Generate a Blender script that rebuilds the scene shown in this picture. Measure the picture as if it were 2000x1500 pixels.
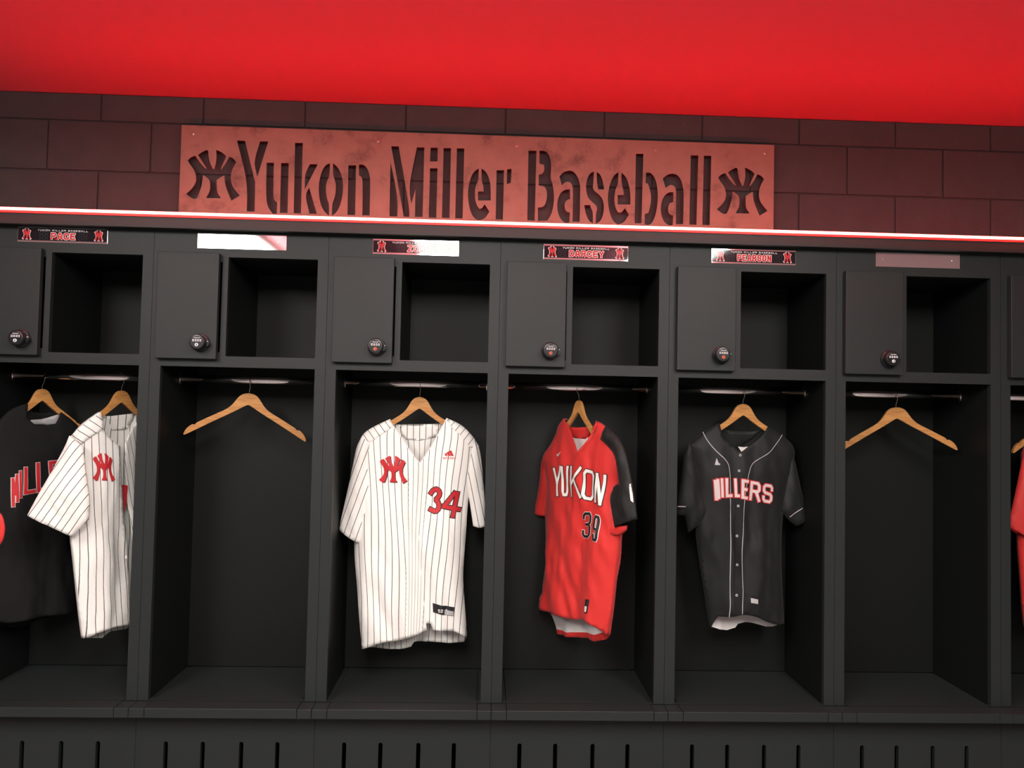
import bpy, math, random
from mathutils import Vector, Matrix, noise
from mathutils.geometry import delaunay_2d_cdt

scene = bpy.context.scene
for o in list(bpy.data.objects): bpy.data.objects.remove(o)
COL = scene.collection

# ------------------------------------------------------------------ camera
cd = bpy.data.cameras.new('camera'); cam = bpy.data.objects.new('camera', cd); COL.objects.link(cam)
cd.sensor_width = 36.0; cd.lens = 27.0; cd.clip_start = 0.05
RIGHT = Vector((0.99911, -0.036612, 0.020964)); FWD = Vector((0.035852, 0.998725, 0.035529)); UP = Vector((-0.022238, -0.034746, 0.999149))
cam.matrix_world = Matrix(((RIGHT.x, UP.x, -FWD.x, 1.172), (RIGHT.y, UP.y, -FWD.y, -2.7285), (RIGHT.z, UP.z, -FWD.z, 1.4742), (0, 0, 0, 1)))
scene.camera = cam
# ------------------------------------------------------------------ world, exposure
w = bpy.data.worlds.new('world'); scene.world = w; w.use_nodes = True
w.node_tree.nodes['Background'].inputs[0].default_value = (0.02, 0.02, 0.022, 1); w.node_tree.nodes['Background'].inputs[1].default_value = 0.3
vs = scene.view_settings; vs.view_transform = 'Standard'; vs.look = 'None'; vs.gamma = 1.0; vs.exposure = 0.0; vs.use_curve_mapping = False
# strengths of the room's own lamps (used by the lamp builders further down)
TROFFER = 24.5       # white lens of the ceiling lights
LED_CORE = 92.0      # red LED line on top of the lockers
SIGN_HOLES = [[(-0.0294,2.4462),(-0.0191,2.459),(-0.0006,2.4665),(0.0178,2.4395),(0.0415,2.4156),(0.0449,2.4179),(0.0327,2.4359),(0.01,2.4696),(0.0244,2.4811),(0.0429,2.4913),(0.0497,2.4874),(0.0517,2.4682),(0.0566,2.4436),(0.071,2.4151),(0.0756,2.4153),(0.0811,2.4361),(0.0836,2.4638),(0.0805,2.4912),(0.0859,2.4914),(0.1078,2.4811),(0.1217,2.4678),(0.113,2.4454),(0.1025,2.4217),(0.1031,2.4126),(0.12,2.4374),(0.1339,2.4668),(0.1516,2.4591),(0.1615,2.4457),(0.1502,2.4219),(0.1428,2.4023),(0.1425,2.3693),(0.1528,2.3421),(0.1802,2.3113),(0.1479,2.2897),(0.1333,2.3222),(0.1231,2.3467),(0.1183,2.3685),(0.1168,2.3905),(0.1109,2.3889),(0.0873,2.3716),(0.0884,2.3401),(0.0918,2.3182),(0.1045,2.3021),(0.1033,2.2979),(0.0496,2.2976),(0.0494,2.3017),(0.0595,2.3199),(0.0629,2.3392),(0.0605,2.3694),(0.0412,2.3853),(0.033,2.3883),(0.0311,2.3657),(0.0267,2.3381),(0.0147,2.2993),(0.0069,2.2922),(-0.0066,2.2937),(-0.0305,2.3116),(-0.008,2.3343),(0.0034,2.3538),(0.0068,2.3704),(0.0032,2.3951),(-0.0082,2.4167),(-0.0222,2.4327)],[(0.1613,2.5332),(0.1937,2.5332),(0.2361,2.375),(0.2396,2.3655),(0.2407,2.2486),(0.2098,2.2482),(0.2086,2.3673)],[(0.2531,2.533),(0.2855,2.5335),(0.247,2.3892),(0.2297,2.4465)],[(0.2815,2.4477),(0.3107,2.4486),(0.3123,2.3113),(0.3188,2.295),(0.3284,2.2884),(0.3285,2.243),(0.3124,2.2426),(0.2927,2.2667),(0.2834,2.3049)],[(0.339,2.4479),(0.3694,2.4489),(0.3708,2.2471),(0.3404,2.2467)],[(0.3917,2.5315),(0.4229,2.5321),(0.4238,2.2475),(0.3951,2.2471)],[(0.4536,2.4471),(0.4846,2.4477),(0.4364,2.3446),(0.4341,2.4067)],[(0.4528,2.3526),(0.4871,2.247),(0.4584,2.2468),(0.4372,2.3186)],[(0.5328,2.4535),(0.5338,2.4025),(0.5239,2.3835),(0.5197,2.3585),(0.5212,2.3312),(0.5274,2.304),(0.5347,2.2869),(0.5354,2.241),(0.5116,2.2614),(0.4971,2.2981),(0.491,2.3402),(0.4921,2.3825),(0.5019,2.4226),(0.5159,2.4455)],[(0.545,2.4539),(0.5626,2.4408),(0.578,2.4151),(0.5876,2.3781),(0.5887,2.3383),(0.5815,2.2908),(0.5654,2.2556),(0.5468,2.2413),(0.5461,2.2897),(0.5553,2.3124),(0.56,2.3423),(0.5583,2.3771),(0.5465,2.4029)],[(0.6064,2.4472),(0.6378,2.4482),(0.639,2.2466),(0.6085,2.2469)],[(0.6485,2.4511),(0.6626,2.454),(0.6776,2.4445),(0.6905,2.4212),(0.6964,2.3865),(0.6973,2.2472),(0.6679,2.2468),(0.6658,2.3855),(0.6604,2.4028),(0.6497,2.4075)],[(0.7745,2.4669),(0.8082,2.3206),(0.8075,2.2456),(0.776,2.2463)],[(0.7754,2.5307),(0.8053,2.5311),(0.8559,2.2775),(0.8554,2.246),(0.8335,2.2458)],[(0.8788,2.5301),(0.9088,2.5303),(0.9086,2.2476),(0.878,2.2472),(0.877,2.3593),(0.8625,2.2994),(0.8491,2.3665)],[(0.9337,2.5306),(0.9626,2.531),(0.9632,2.4745),(0.9329,2.4741)],[(0.9336,2.4464),(0.9638,2.4469),(0.9634,2.2457),(0.9332,2.2462)],[(0.9859,2.5302),(1.0159,2.5312),(1.0168,2.2465),(0.9861,2.2464)],[(1.0396,2.5314),(1.0696,2.5319),(1.0695,2.2462),(1.0396,2.2459)],[(1.13,2.4523),(1.1298,2.4012),(1.1194,2.3846),(1.116,2.3573),(1.1176,2.3249),(1.1268,2.298),(1.1364,2.287),(1.1471,2.2905),(1.1566,2.3066),(1.1761,2.2779),(1.1601,2.249),(1.1361,2.2388),(1.1145,2.2489),(1.0977,2.2809),(1.0885,2.3294),(1.089,2.3673),(1.0949,2.4028),(1.1075,2.4358)],[(1.1407,2.4526),(1.1585,2.4402),(1.1725,2.4134),(1.18,2.3811),(1.1812,2.3228),(1.1295,2.3212),(1.1286,2.3577),(1.1517,2.3585),(1.149,2.3855),(1.1419,2.4016)],[(1.2019,2.447),(1.2323,2.448),(1.2313,2.2465),(1.2025,2.2462)],[(1.2444,2.4517),(1.2626,2.455),(1.2603,2.3972),(1.2443,2.3918)],[(1.3294,2.5314),(1.3621,2.5318),(1.3603,2.2465),(1.3304,2.2468)],[(1.3739,2.5329),(1.3911,2.5334),(1.4054,2.528),(1.4176,2.5069),(1.4241,2.4738),(1.4204,2.4214),(1.4303,2.398),(1.437,2.3554),(1.4366,2.3127),(1.4268,2.2721),(1.4108,2.248),(1.3732,2.2457),(1.3721,2.3001),(1.3909,2.3018),(1.4024,2.314),(1.4089,2.3451),(1.406,2.3735),(1.3951,2.3885),(1.3739,2.3902),(1.373,2.4341),(1.3882,2.4382),(1.3962,2.4539),(1.3934,2.4752),(1.3749,2.4794)],[(1.4568,2.4297),(1.4706,2.4468),(1.4941,2.4559),(1.5131,2.4529),(1.5299,2.4344),(1.5424,2.4015),(1.543,2.3659),(1.5428,2.2472),(1.5133,2.2468),(1.5144,2.3816),(1.5069,2.4028),(1.4949,2.41),(1.4808,2.4067),(1.4674,2.3932)],[(1.5007,2.3783),(1.5029,2.338),(1.4916,2.3358),(1.4823,2.326),(1.4798,2.3093),(1.4842,2.2905),(1.4937,2.2837),(1.5025,2.2839),(1.5015,2.2436),(1.4839,2.2395),(1.4648,2.2544),(1.4525,2.2848),(1.4495,2.3179),(1.4548,2.3465),(1.4674,2.3683),(1.4861,2.3779)],[(1.597,2.4545),(1.5967,2.408),(1.5934,2.3889),(1.5996,2.3748),(1.6259,2.3566),(1.6382,2.3332),(1.641,2.3048),(1.6368,2.2738),(1.6254,2.2497),(1.6078,2.2409),(1.6082,2.2848),(1.6139,2.2992),(1.6101,2.3157),(1.5981,2.3248),(1.5765,2.3432),(1.5678,2.3667),(1.5654,2.3975),(1.5703,2.4262),(1.5818,2.4468)],[(1.6089,2.4537),(1.6221,2.4446),(1.6344,2.4188),(1.6402,2.382),(1.616,2.3813),(1.6146,2.3943),(1.6097,2.4061)],[(1.56,2.3158),(1.5845,2.3166),(1.5878,2.3032),(1.5969,2.2868),(1.5967,2.2417),(1.5805,2.2507),(1.567,2.2788)],[(1.6966,2.4546),(1.6974,2.4065),(1.687,2.3871),(1.6828,2.3584),(1.6832,2.3322),(1.6884,2.3062),(1.6981,2.2899),(1.71,2.2891),(1.7193,2.2977),(1.7258,2.3086),(1.7428,2.2818),(1.7248,2.2503),(1.6989,2.24),(1.6798,2.2513),(1.6651,2.2818),(1.656,2.329),(1.6565,2.3671),(1.663,2.4054),(1.6767,2.4392)],[(1.7097,2.455),(1.7266,2.4384),(1.7388,2.4126),(1.7477,2.3771),(1.7485,2.3236),(1.6964,2.3224),(1.6958,2.3612),(1.7206,2.362),(1.7191,2.3833),(1.7104,2.4069)],[(1.768,2.5332),(1.7985,2.5343),(1.7949,2.2485),(1.7667,2.2477)],[(1.8101,2.4556),(1.8233,2.4591),(1.8392,2.4486),(1.8538,2.4206),(1.8607,2.3735),(1.8599,2.3261),(1.8511,2.2786),(1.8358,2.2466),(1.8171,2.2413),(1.8082,2.2458),(1.8076,2.2867),(1.8226,2.2919),(1.8315,2.3252),(1.8326,2.3631),(1.8258,2.3945),(1.817,2.4131),(1.8088,2.4129)],[(1.8794,2.4341),(1.8959,2.4504),(1.9179,2.4575),(1.9401,2.4519),(1.9578,2.4271),(1.9663,2.3863),(1.9668,2.3452),(1.9655,2.2499),(1.9359,2.249),(1.9354,2.379),(1.9313,2.401),(1.9186,2.41),(1.906,2.4081),(1.892,2.3959)],[(1.9247,2.3793),(1.9246,2.3392),(1.9101,2.3356),(1.9025,2.318),(1.9044,2.2959),(1.914,2.2852),(1.9241,2.2855),(1.9233,2.2455),(1.9083,2.2419),(1.8892,2.2545),(1.8763,2.2793),(1.872,2.3107),(1.8769,2.3456),(1.8907,2.3697),(1.9095,2.3807)],[(1.9934,2.5344),(2.0245,2.5348),(2.0201,2.249),(1.9908,2.2487)],[(2.0473,2.5346),(2.0783,2.5357),(2.0748,2.2491),(2.0444,2.2491)],[(2.1075,2.446),(2.118,2.4583),(2.1366,2.4656),(2.1542,2.4394),(2.1771,2.4161),(2.1806,2.4184),(2.1689,2.4359),(2.1472,2.4686),(2.1618,2.4798),(2.1804,2.4898),(2.1871,2.486),(2.1886,2.4673),(2.1929,2.4434),(2.2065,2.4157),(2.2111,2.4159),(2.217,2.4361),(2.2202,2.463),(2.2178,2.4897),(2.2231,2.4899),(2.2446,2.4798),(2.2581,2.4669),(2.249,2.4452),(2.238,2.4221),(2.2383,2.4133),(2.2558,2.4374),(2.2702,2.4659),(2.2877,2.4585),(2.2972,2.4454),(2.2853,2.4222),(2.2775,2.4033),(2.2765,2.3711),(2.2861,2.3447),(2.3126,2.3148),(2.2799,2.2938),(2.2662,2.3254),(2.2566,2.3491),(2.2524,2.3704),(2.2514,2.3917),(2.2455,2.3902),(2.2217,2.3734),(2.222,2.3427),(2.2249,2.3215),(2.237,2.3058),(2.2357,2.3018),(2.1824,2.3015),(2.1823,2.3055),(2.1928,2.3231),(2.1966,2.3419),(2.195,2.3713),(2.1761,2.3867),(2.1681,2.3896),(2.1657,2.3677),(2.1606,2.3408),(2.1477,2.3031),(2.1398,2.2962),(2.1265,2.2977),(2.1031,2.3151),(2.126,2.3371),(2.1378,2.3561),(2.1416,2.3723),(2.1387,2.3962),(2.1278,2.4172),(2.1143,2.4328)]]
SIGN_SCREWS = [(-0.0122,2.5529),(0.7217,2.548),(1.2815,2.5474),(1.8488,2.5496),(2.3008,2.552)]
EMBLEM = [(0.028,0.792),(0.079,0.852),(0.168,0.886),(0.251,0.752),(0.359,0.631),(0.376,0.642),(0.321,0.732),(0.219,0.899),(0.289,0.953),(0.378,1.0),(0.41,0.98),(0.417,0.886),(0.436,0.765),(0.499,0.624),(0.521,0.624),(0.55,0.725),(0.567,0.859),(0.557,0.993),(0.582,0.993),(0.684,0.94),(0.748,0.872),(0.703,0.765),(0.65,0.651),(0.651,0.607),(0.735,0.725),(0.805,0.866),(0.888,0.826),(0.932,0.758),(0.875,0.644),(0.837,0.55),(0.831,0.389),(0.875,0.255),(1.0,0.101),(0.843,0.0),(0.78,0.161),(0.735,0.282),(0.716,0.389),(0.712,0.497),(0.684,0.49),(0.569,0.409),(0.569,0.255),(0.582,0.148),(0.639,0.067),(0.633,0.047),(0.378,0.054),(0.378,0.074),(0.429,0.161),(0.448,0.255),(0.442,0.403),(0.353,0.483),(0.315,0.499),(0.302,0.389),(0.276,0.255),(0.213,0.067),(0.175,0.034),(0.111,0.043),(0.0,0.134),(0.111,0.242),(0.168,0.336),(0.187,0.416),(0.175,0.537),(0.124,0.644),(0.06,0.725)]
ZOD = {'P0':(0.93,0.18),'phi':2,'front':[(-0.1096,1.4352),(-0.0956,1.41),(-0.0605,1.3633),(-0.0187,1.3019),(0.0075,1.2768),(0.0111,1.279),(0.0463,1.3323),(0.0811,1.3989),(0.1017,1.4432),(0.162,1.4182),(0.208,1.3705),(0.2198,1.3445),(0.2061,1.2882),(0.1981,1.2135),(0.1878,1.1091),(0.1858,1.0348),(0.1773,0.8867),(0.1779,0.8276),(0.1894,0.7171),(0.1974,0.6288),(0.1502,0.6568),(0.0918,0.6612),(0.0714,0.6629),(0.0622,0.6846),(0.0455,0.6847),(0.0483,0.6594),(0.0161,0.6451),(-0.0232,0.627),(-0.0738,0.6253),(-0.1172,0.6214),(-0.1892,0.5829),(-0.2034,0.7015),(-0.2139,0.8183),(-0.2235,0.8987),(-0.2293,0.9792),(-0.2219,1.1042),(-0.2146,1.237),(-0.2209,1.3329),(-0.2108,1.3664),(-0.1968,1.3889),(-0.1569,1.412)],'back':[(-0.1096,1.4352),(-0.1001,1.4141),(-0.0488,1.4171),(0.0262,1.4186),(0.083,1.4222),(0.1017,1.4432),(0.162,1.4182),(0.208,1.3705),(0.2198,1.3445),(0.2061,1.2882),(0.1981,1.2135),(0.1878,1.1091),(0.1858,1.0348),(0.1773,0.8867),(0.1779,0.8276),(0.1894,0.7171),(0.1975,0.6251),(0.1887,0.5991),(0.1516,0.587),(0.0914,0.5972),(0.0315,0.5975),(-0.0019,0.5901),(-0.0126,0.5731),(-0.0422,0.568),(-0.1162,0.5714),(-0.187,0.5807),(-0.2034,0.7015),(-0.2139,0.8183),(-0.2235,0.8987),(-0.2293,0.9792),(-0.2219,1.1042),(-0.2146,1.237),(-0.2209,1.3329),(-0.2108,1.3664),(-0.1968,1.3889),(-0.1569,1.412)],'sil':[(-0.1096,1.4352),(-0.1569,1.412),(-0.1968,1.3889),(-0.2108,1.3664),(-0.2209,1.3329),(-0.2146,1.237),(-0.2219,1.1042),(-0.2293,0.9792),(-0.2139,0.8183),(-0.1892,0.5829)],'sil2':[(0.1017,1.4432),(0.162,1.4182),(0.208,1.3705),(0.2198,1.3445),(0.2061,1.2882),(0.1878,1.1091),(0.1858,1.0348),(0.1779,0.8276),(0.1974,0.6288)],'band':[(-0.0746,1.4152),(0.083,1.4207),(0.0722,1.3931),(0.0613,1.3701),(0.0051,1.3561),(-0.049,1.3582),(-0.0689,1.379)],'sleeveL':[(-0.2108,1.3664),(-0.1809,1.347),(-0.1845,1.2892),(-0.1698,1.2081),(-0.154,1.1124),(-0.1505,1.0387),(-0.1715,1.0018),(-0.2,0.9721),(-0.2407,0.9938),(-0.2816,1.0213),(-0.2814,1.0411),(-0.2693,1.1036),(-0.2534,1.1848),(-0.2376,1.2735),(-0.2282,1.3328)],'sleeveR':[(0.208,1.3705),(0.2276,1.3334),(0.2361,1.2887),(0.2452,1.2141),(0.2525,1.1248),(0.2603,1.043),(0.238,1.0354),(0.2118,1.041),(0.2005,1.1093),(0.1861,1.1835),(0.1825,1.243),(0.1946,1.3029),(0.1973,1.3478)],'yokeL':[(-0.1096,1.4352),(-0.0955,1.4086),(-0.1381,1.3763),(-0.1776,1.3483),(-0.2262,1.3299),(-0.2145,1.3664),(-0.1968,1.3889),(-0.1569,1.412)],'yokeR':[(0.1017,1.4432),(0.162,1.4182),(0.208,1.3705),(0.227,1.3379),(0.1934,1.334),(0.1704,1.3671),(0.1326,1.3997),(0.1114,1.4214)],'placket':[(0.0075,1.2768),(0.0047,1.1853),(0.0061,1.0687),(0.0145,0.967),(0.0229,0.8654),(0.0348,0.7641),(0.0468,0.663)],'edgeL':[(-0.0956,1.41),(-0.0605,1.3633),(-0.0187,1.3019),(0.0075,1.2768)],'edgeR':[(0.1017,1.4395),(0.0811,1.3989),(0.0463,1.3323),(0.0111,1.279)],'d_three':[(0.0518,1.1655),(0.0596,1.1773),(0.0734,1.1818),(0.0846,1.1702),(0.0821,1.1534),(0.0692,1.1415),(0.0819,1.13),(0.0824,1.1095),(0.0703,1.097),(0.0518,1.1056)],'d_four':[(0.1382,1.1659),(0.1026,1.1205)],'d_four2':[(0.0997,1.1176),(0.1565,1.105)],'d_four3':[(0.1492,1.1643),(0.1343,1.0822)],'d_emblem':[(-0.1441,1.2996),(-0.0391,1.3016),(-0.0365,1.1994),(-0.1413,1.1975)],'d_logo1':[(0.0981,1.3097),(0.1053,1.3149),(0.11,1.304),(0.1012,1.3039)],'d_logo2':[(0.1053,1.3157),(0.114,1.321),(0.1217,1.3041),(0.1129,1.304)],'d_logo3':[(0.114,1.3202),(0.1227,1.3248),(0.1327,1.3035),(0.1239,1.3034)],'d_logotext':[(0.0924,1.3015),(0.1387,1.3021),(0.1389,1.291),(0.0927,1.2905)],'d_tag':[(0.0676,0.7619),(0.1481,0.7456),(0.1452,0.7112),(0.0699,0.7279)],'d_tagw':[(0.1118,0.7381),(0.1448,0.73),(0.1445,0.7127),(0.1122,0.72)],'d_tagnum':[(0.0884,0.7436),(0.1059,0.7404),(0.1062,0.726),(0.0887,0.7292)]}
RED = {'P0':(1.535,0.18),'phi':-54,'off':{'sleeveR':0.036,'cuffR':0.026},'front':[(-0.0805,1.4499),(-0.0349,1.4229),(0.0007,1.3736),(0.0364,1.3254),(0.047,1.326),(0.0933,1.381),(0.1086,1.4129),(0.1044,1.4409),(0.1307,1.4277),(0.1945,1.3883),(0.2266,1.342),(0.2111,1.2799),(0.2048,1.2249),(0.2147,1.1173),(0.2211,1.037),(0.2049,0.9197),(0.1889,0.7949),(0.1677,0.6784),(0.1543,0.6964),(0.1119,0.7162),(0.0927,0.7244),(0.0119,0.7022),(-0.0542,0.7071),(-0.2046,0.7018),(-0.1544,0.7706),(-0.1638,0.8931),(-0.1726,0.9967),(-0.1806,1.0709),(-0.1722,1.1773),(-0.186,1.2518),(-0.1991,1.3003),(-0.1264,1.3741),(-0.1131,1.4209)],'back':[(-0.0805,1.4499),(-0.096,1.4275),(-0.0454,1.4141),(0.0577,1.4258),(0.0956,1.4436),(0.1307,1.4277),(0.1945,1.3883),(0.2266,1.342),(0.2111,1.2799),(0.2048,1.2249),(0.2147,1.1173),(0.2211,1.037),(0.2049,0.9197),(0.1889,0.7949),(0.1705,0.6791),(0.1209,0.6454),(0.0707,0.6271),(0.0263,0.6256),(-0.0815,0.6065),(-0.1532,0.5998),(-0.1515,0.666),(-0.1987,0.664),(-0.2125,0.6933),(-0.2001,0.7566),(-0.1638,0.8931),(-0.1726,0.9967),(-0.1806,1.0709),(-0.1722,1.1773),(-0.186,1.2518),(-0.1991,1.3003),(-0.1264,1.3741),(-0.1131,1.4209)],'sil':[(-0.0805,1.4499),(-0.1131,1.4209),(-0.1264,1.3741),(-0.1991,1.3003),(-0.186,1.2518),(-0.1722,1.1773),(-0.1806,1.0709),(-0.1638,0.8931),(-0.2046,0.7018)],'sil2':[(0.0956,1.4436),(0.1307,1.4277),(0.1945,1.3883),(0.2266,1.342),(0.2048,1.2249),(0.2211,1.037),(0.2049,0.9197),(0.1677,0.6784)],'band':[(-0.0975,1.4289),(-0.0454,1.4156),(0.0542,1.4235),(0.0281,1.3924),(0.0072,1.3749),(-0.0459,1.3771),(-0.0956,1.3931)],'neck_in':[(-0.1006,1.4064),(-0.0458,1.3897),(0.0161,1.3883),(0.0199,1.3667),(-0.0133,1.3139),(-0.0771,1.3103),(-0.0972,1.3616)],'hem_in':[(-0.1745,0.6838),(-0.0836,0.6919),(0.024,0.712),(0.1762,0.7245),(0.15,0.6755),(0.071,0.635),(0.0263,0.6327),(-0.0816,0.6123),(-0.1477,0.607)],'hemband':[(-0.1533,0.6192),(-0.0819,0.624),(0.0261,0.6469),(0.0715,0.6514),(0.1399,0.6826),(0.1705,0.6791),(0.1209,0.6454),(0.0707,0.6271),(0.0263,0.6256),(-0.0815,0.6065),(-0.1532,0.5998)],'sleeveL':[(-0.1903,1.3183),(-0.1644,1.3061),(-0.1562,1.2238),(-0.1602,1.1633),(-0.1704,1.1172),(-0.1826,1.0616),(-0.2155,1.0607),(-0.2538,1.0661),(-0.2499,1.0934),(-0.2303,1.1567),(-0.2203,1.2188),(-0.2162,1.2802)],'sleeveR':[(0.1688,1.4272),(0.2294,1.3898),(0.2628,1.3445),(0.2822,1.2859),(0.2996,1.228),(0.3133,1.1704),(0.3233,1.1142),(0.2862,1.0984),(0.2225,1.0737),(0.2073,1.1255),(0.1949,1.1714),(0.2056,1.1995),(0.2395,1.2294),(0.2216,1.3221),(0.1878,1.3541),(0.1437,1.3795),(0.1528,1.4075)],'cuffR':[(0.2128,1.0716),(0.2698,1.0844),(0.2683,1.069),(0.2413,1.0473),(0.204,1.0449),(0.1772,1.0534),(0.1888,1.0888),(0.2006,1.1106)],'placket':[(0.0364,1.3254),(0.0295,1.2116),(0.0175,1.0686),(0.0104,0.8554),(0.0087,0.7029)],'placket2':[(0.0492,1.3226),(0.0585,1.1439),(0.0628,0.9347),(0.0631,0.7178)],'edgeL':[(-0.0425,1.43),(0.0007,1.3736),(0.0364,1.3254)],'edgeR':[(0.1044,1.4409),(0.0933,1.381),(0.0417,1.3257)],'d_Y':[(-0.098,1.259),(-0.0468,1.2737),(-0.0493,1.1554),(-0.0887,1.1512)],'d_U':[(-0.0515,1.2697),(-0.0076,1.2742),(-0.0123,1.1592),(-0.0444,1.1559)],'d_K':[(-0.0,1.2748),(0.0652,1.2764),(0.0703,1.1591),(0.0053,1.1581)],'d_O':[(0.0736,1.27),(0.1291,1.2615),(0.1221,1.154),(0.0684,1.1575)],'d_N':[(0.1348,1.2585),(0.1811,1.2544),(0.1652,1.1427),(0.1298,1.1514)],'d_3':[(0.0716,1.1089),(0.1192,1.1144),(0.1138,1.02),(0.0618,1.0148)],'d_9':[(0.1348,1.108),(0.1627,1.1057),(0.1539,1.012),(0.1294,1.0154)],'d_swoosh':[(-0.0903,1.3146),(-0.0787,1.3116),(-0.058,1.3245),(-0.0715,1.3084),(-0.0832,1.3026)],'d_tag':[(0.0989,0.7993),(0.12,0.8021),(0.1132,0.7508),(0.098,0.7489)],'d_tagw':[(0.0995,0.774),(0.111,0.7756),(0.1084,0.7552),(0.0989,0.7539)],'d_sleevemark':[(0.2945,1.2309),(0.3028,1.2349),(0.3054,1.2155),(0.3137,1.2032),(0.3121,1.1691),(0.3037,1.176),(0.2993,1.2018)]}
BLK = {'P0':(2.165,0.18),'phi':4,'off':{'sleeveR':0.014,'sleeveL':0.02},'front':[(-0.0966,1.4439),(-0.0895,1.3926),(-0.043,1.3569),(-0.0305,1.3392),(-0.0223,1.3393),(0.0022,1.3576),(0.0496,1.3883),(0.0954,1.4367),(0.1513,1.4056),(0.1945,1.3689),(0.2055,1.3349),(0.1882,1.2666),(0.169,1.178),(0.1541,1.0831),(0.1519,0.9412),(0.1566,0.8066),(0.1661,0.689),(0.1147,0.6947),(0.0762,0.7071),(0.0329,0.73),(-0.0157,0.7371),(-0.0627,0.7249),(-0.1008,0.7218),(-0.1142,0.6978),(-0.1223,0.6735),(-0.1345,0.7443),(-0.1596,0.8876),(-0.1821,1.0209),(-0.1801,1.1413),(-0.1886,1.2618),(-0.2143,1.3622),(-0.1592,1.4103)],'back':[(-0.0966,1.4439),(-0.0701,1.4207),(0.0198,1.4137),(0.0967,1.4225),(0.0954,1.4367),(0.1513,1.4056),(0.1945,1.3689),(0.2055,1.3349),(0.1882,1.2666),(0.169,1.178),(0.1541,1.0831),(0.1519,0.9412),(0.1566,0.8066),(0.1675,0.691),(0.1561,0.6704),(0.1384,0.665),(0.1122,0.6658),(0.0707,0.6761),(0.0282,0.6831),(0.0031,0.6754),(-0.0076,0.6608),(-0.0406,0.6518),(-0.0754,0.6591),(-0.1243,0.6735),(-0.1255,0.7381),(-0.1596,0.8876),(-0.1821,1.0209),(-0.1801,1.1413),(-0.1886,1.2618),(-0.2143,1.3622),(-0.1592,1.4103)],'sil':[(-0.0966,1.4439),(-0.1592,1.4103),(-0.2143,1.3622),(-0.1886,1.2618),(-0.1801,1.1413),(-0.1821,1.0209),(-0.1596,0.8876),(-0.1223,0.6735)],'sil2':[(0.0954,1.4367),(0.1513,1.4056),(0.1945,1.3689),(0.2055,1.3349),(0.169,1.178),(0.1541,1.0831),(0.1519,0.9412),(0.1661,0.689)],'lining':[(-0.0093,1.3568),(0.0138,1.3544),(0.04,1.3583),(0.0127,1.3351),(0.007,1.335)],'hem_in':[(-0.118,0.7434),(0.1607,0.7461),(0.1647,0.6924),(0.1559,0.6725),(0.1383,0.6671),(0.1122,0.6678),(0.0707,0.6782),(0.0282,0.6851),(0.0031,0.6774),(-0.0077,0.6628),(-0.0406,0.6539),(-0.0755,0.6611),(-0.1209,0.6754)],'sleeveL':[(-0.2178,1.3697),(-0.2003,1.35),(-0.189,1.2767),(-0.1674,1.2103),(-0.1283,1.1208),(-0.1486,1.0841),(-0.2155,1.034),(-0.2257,1.0836),(-0.23,1.0955),(-0.2623,1.0999),(-0.2626,1.1231),(-0.2436,1.2361),(-0.2347,1.3428)],'sleeveR':[(0.1804,1.3747),(0.206,1.295),(0.2245,1.2139),(0.2428,1.1464),(0.2518,1.091),(0.215,1.0584),(0.1829,1.0785),(0.1507,1.1187),(0.1572,1.1862),(0.1742,1.2675),(0.1808,1.3354)],'d_pipeL':[(-0.1627,1.4102),(-0.1499,1.3781),(-0.1183,1.3391),(-0.0807,1.3065),(-0.0687,1.2801),(-0.0651,1.1474),(-0.0648,0.9491),(-0.066,0.7249)],'d_pipeR':[(0.1513,1.4056),(0.1185,1.3691),(0.087,1.3355),(0.0268,1.3047),(0.0095,1.2811),(-0.0019,1.241),(-0.0134,1.1479),(-0.0182,0.9493),(-0.0192,0.7384)],'placket':[(-0.0305,1.3392),(-0.0421,1.2406),(-0.05,1.0813),(-0.0495,0.7317)],'d_buttons':[(-0.0284,1.3272),(-0.0341,1.2692),(-0.0368,1.1377),(-0.0377,1.0252),(-0.0398,0.9195),(-0.0418,0.8075)],'d_cuffL':[(-0.2672,1.1335),(-0.2389,1.1331)],'d_cuffR':[(0.1807,1.0946),(0.1994,1.112),(0.2291,1.1281)],'d_M':[(-0.1313,1.2312),(-0.1103,1.2396),(-0.1079,1.1653),(-0.1223,1.1544)],'d_I':[(-0.1069,1.2396),(-0.0928,1.2412),(-0.0905,1.1683),(-0.1053,1.168)],'d_L':[(-0.0873,1.2413),(-0.0586,1.2417),(-0.0578,1.1713),(-0.0851,1.169)],'d_L2':[(-0.0531,1.2404),(-0.0324,1.2393),(-0.0303,1.1703),(-0.0496,1.1701)],'d_E':[(-0.0248,1.2381),(0.0037,1.2344),(0.0004,1.1613),(-0.0247,1.1664)],'d_R':[(0.0108,1.2318),(0.0503,1.2255),(0.0485,1.1521),(0.006,1.16)],'d_S':[(0.0596,1.2229),(0.1049,1.2162),(0.0977,1.1464),(0.0571,1.1535)],'d_logo':[(-0.1257,1.2891),(-0.1188,1.3151),(-0.1111,1.296),(-0.1057,1.2948),(-0.1069,1.2888)],'d_tag':[(-0.0153,0.8174),(0.0379,0.807),(0.0382,0.776),(-0.0163,0.7871)],'d_tagw':[(0.0084,0.8001),(0.0366,0.7945),(0.0367,0.7774),(0.0086,0.783)]}
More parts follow.
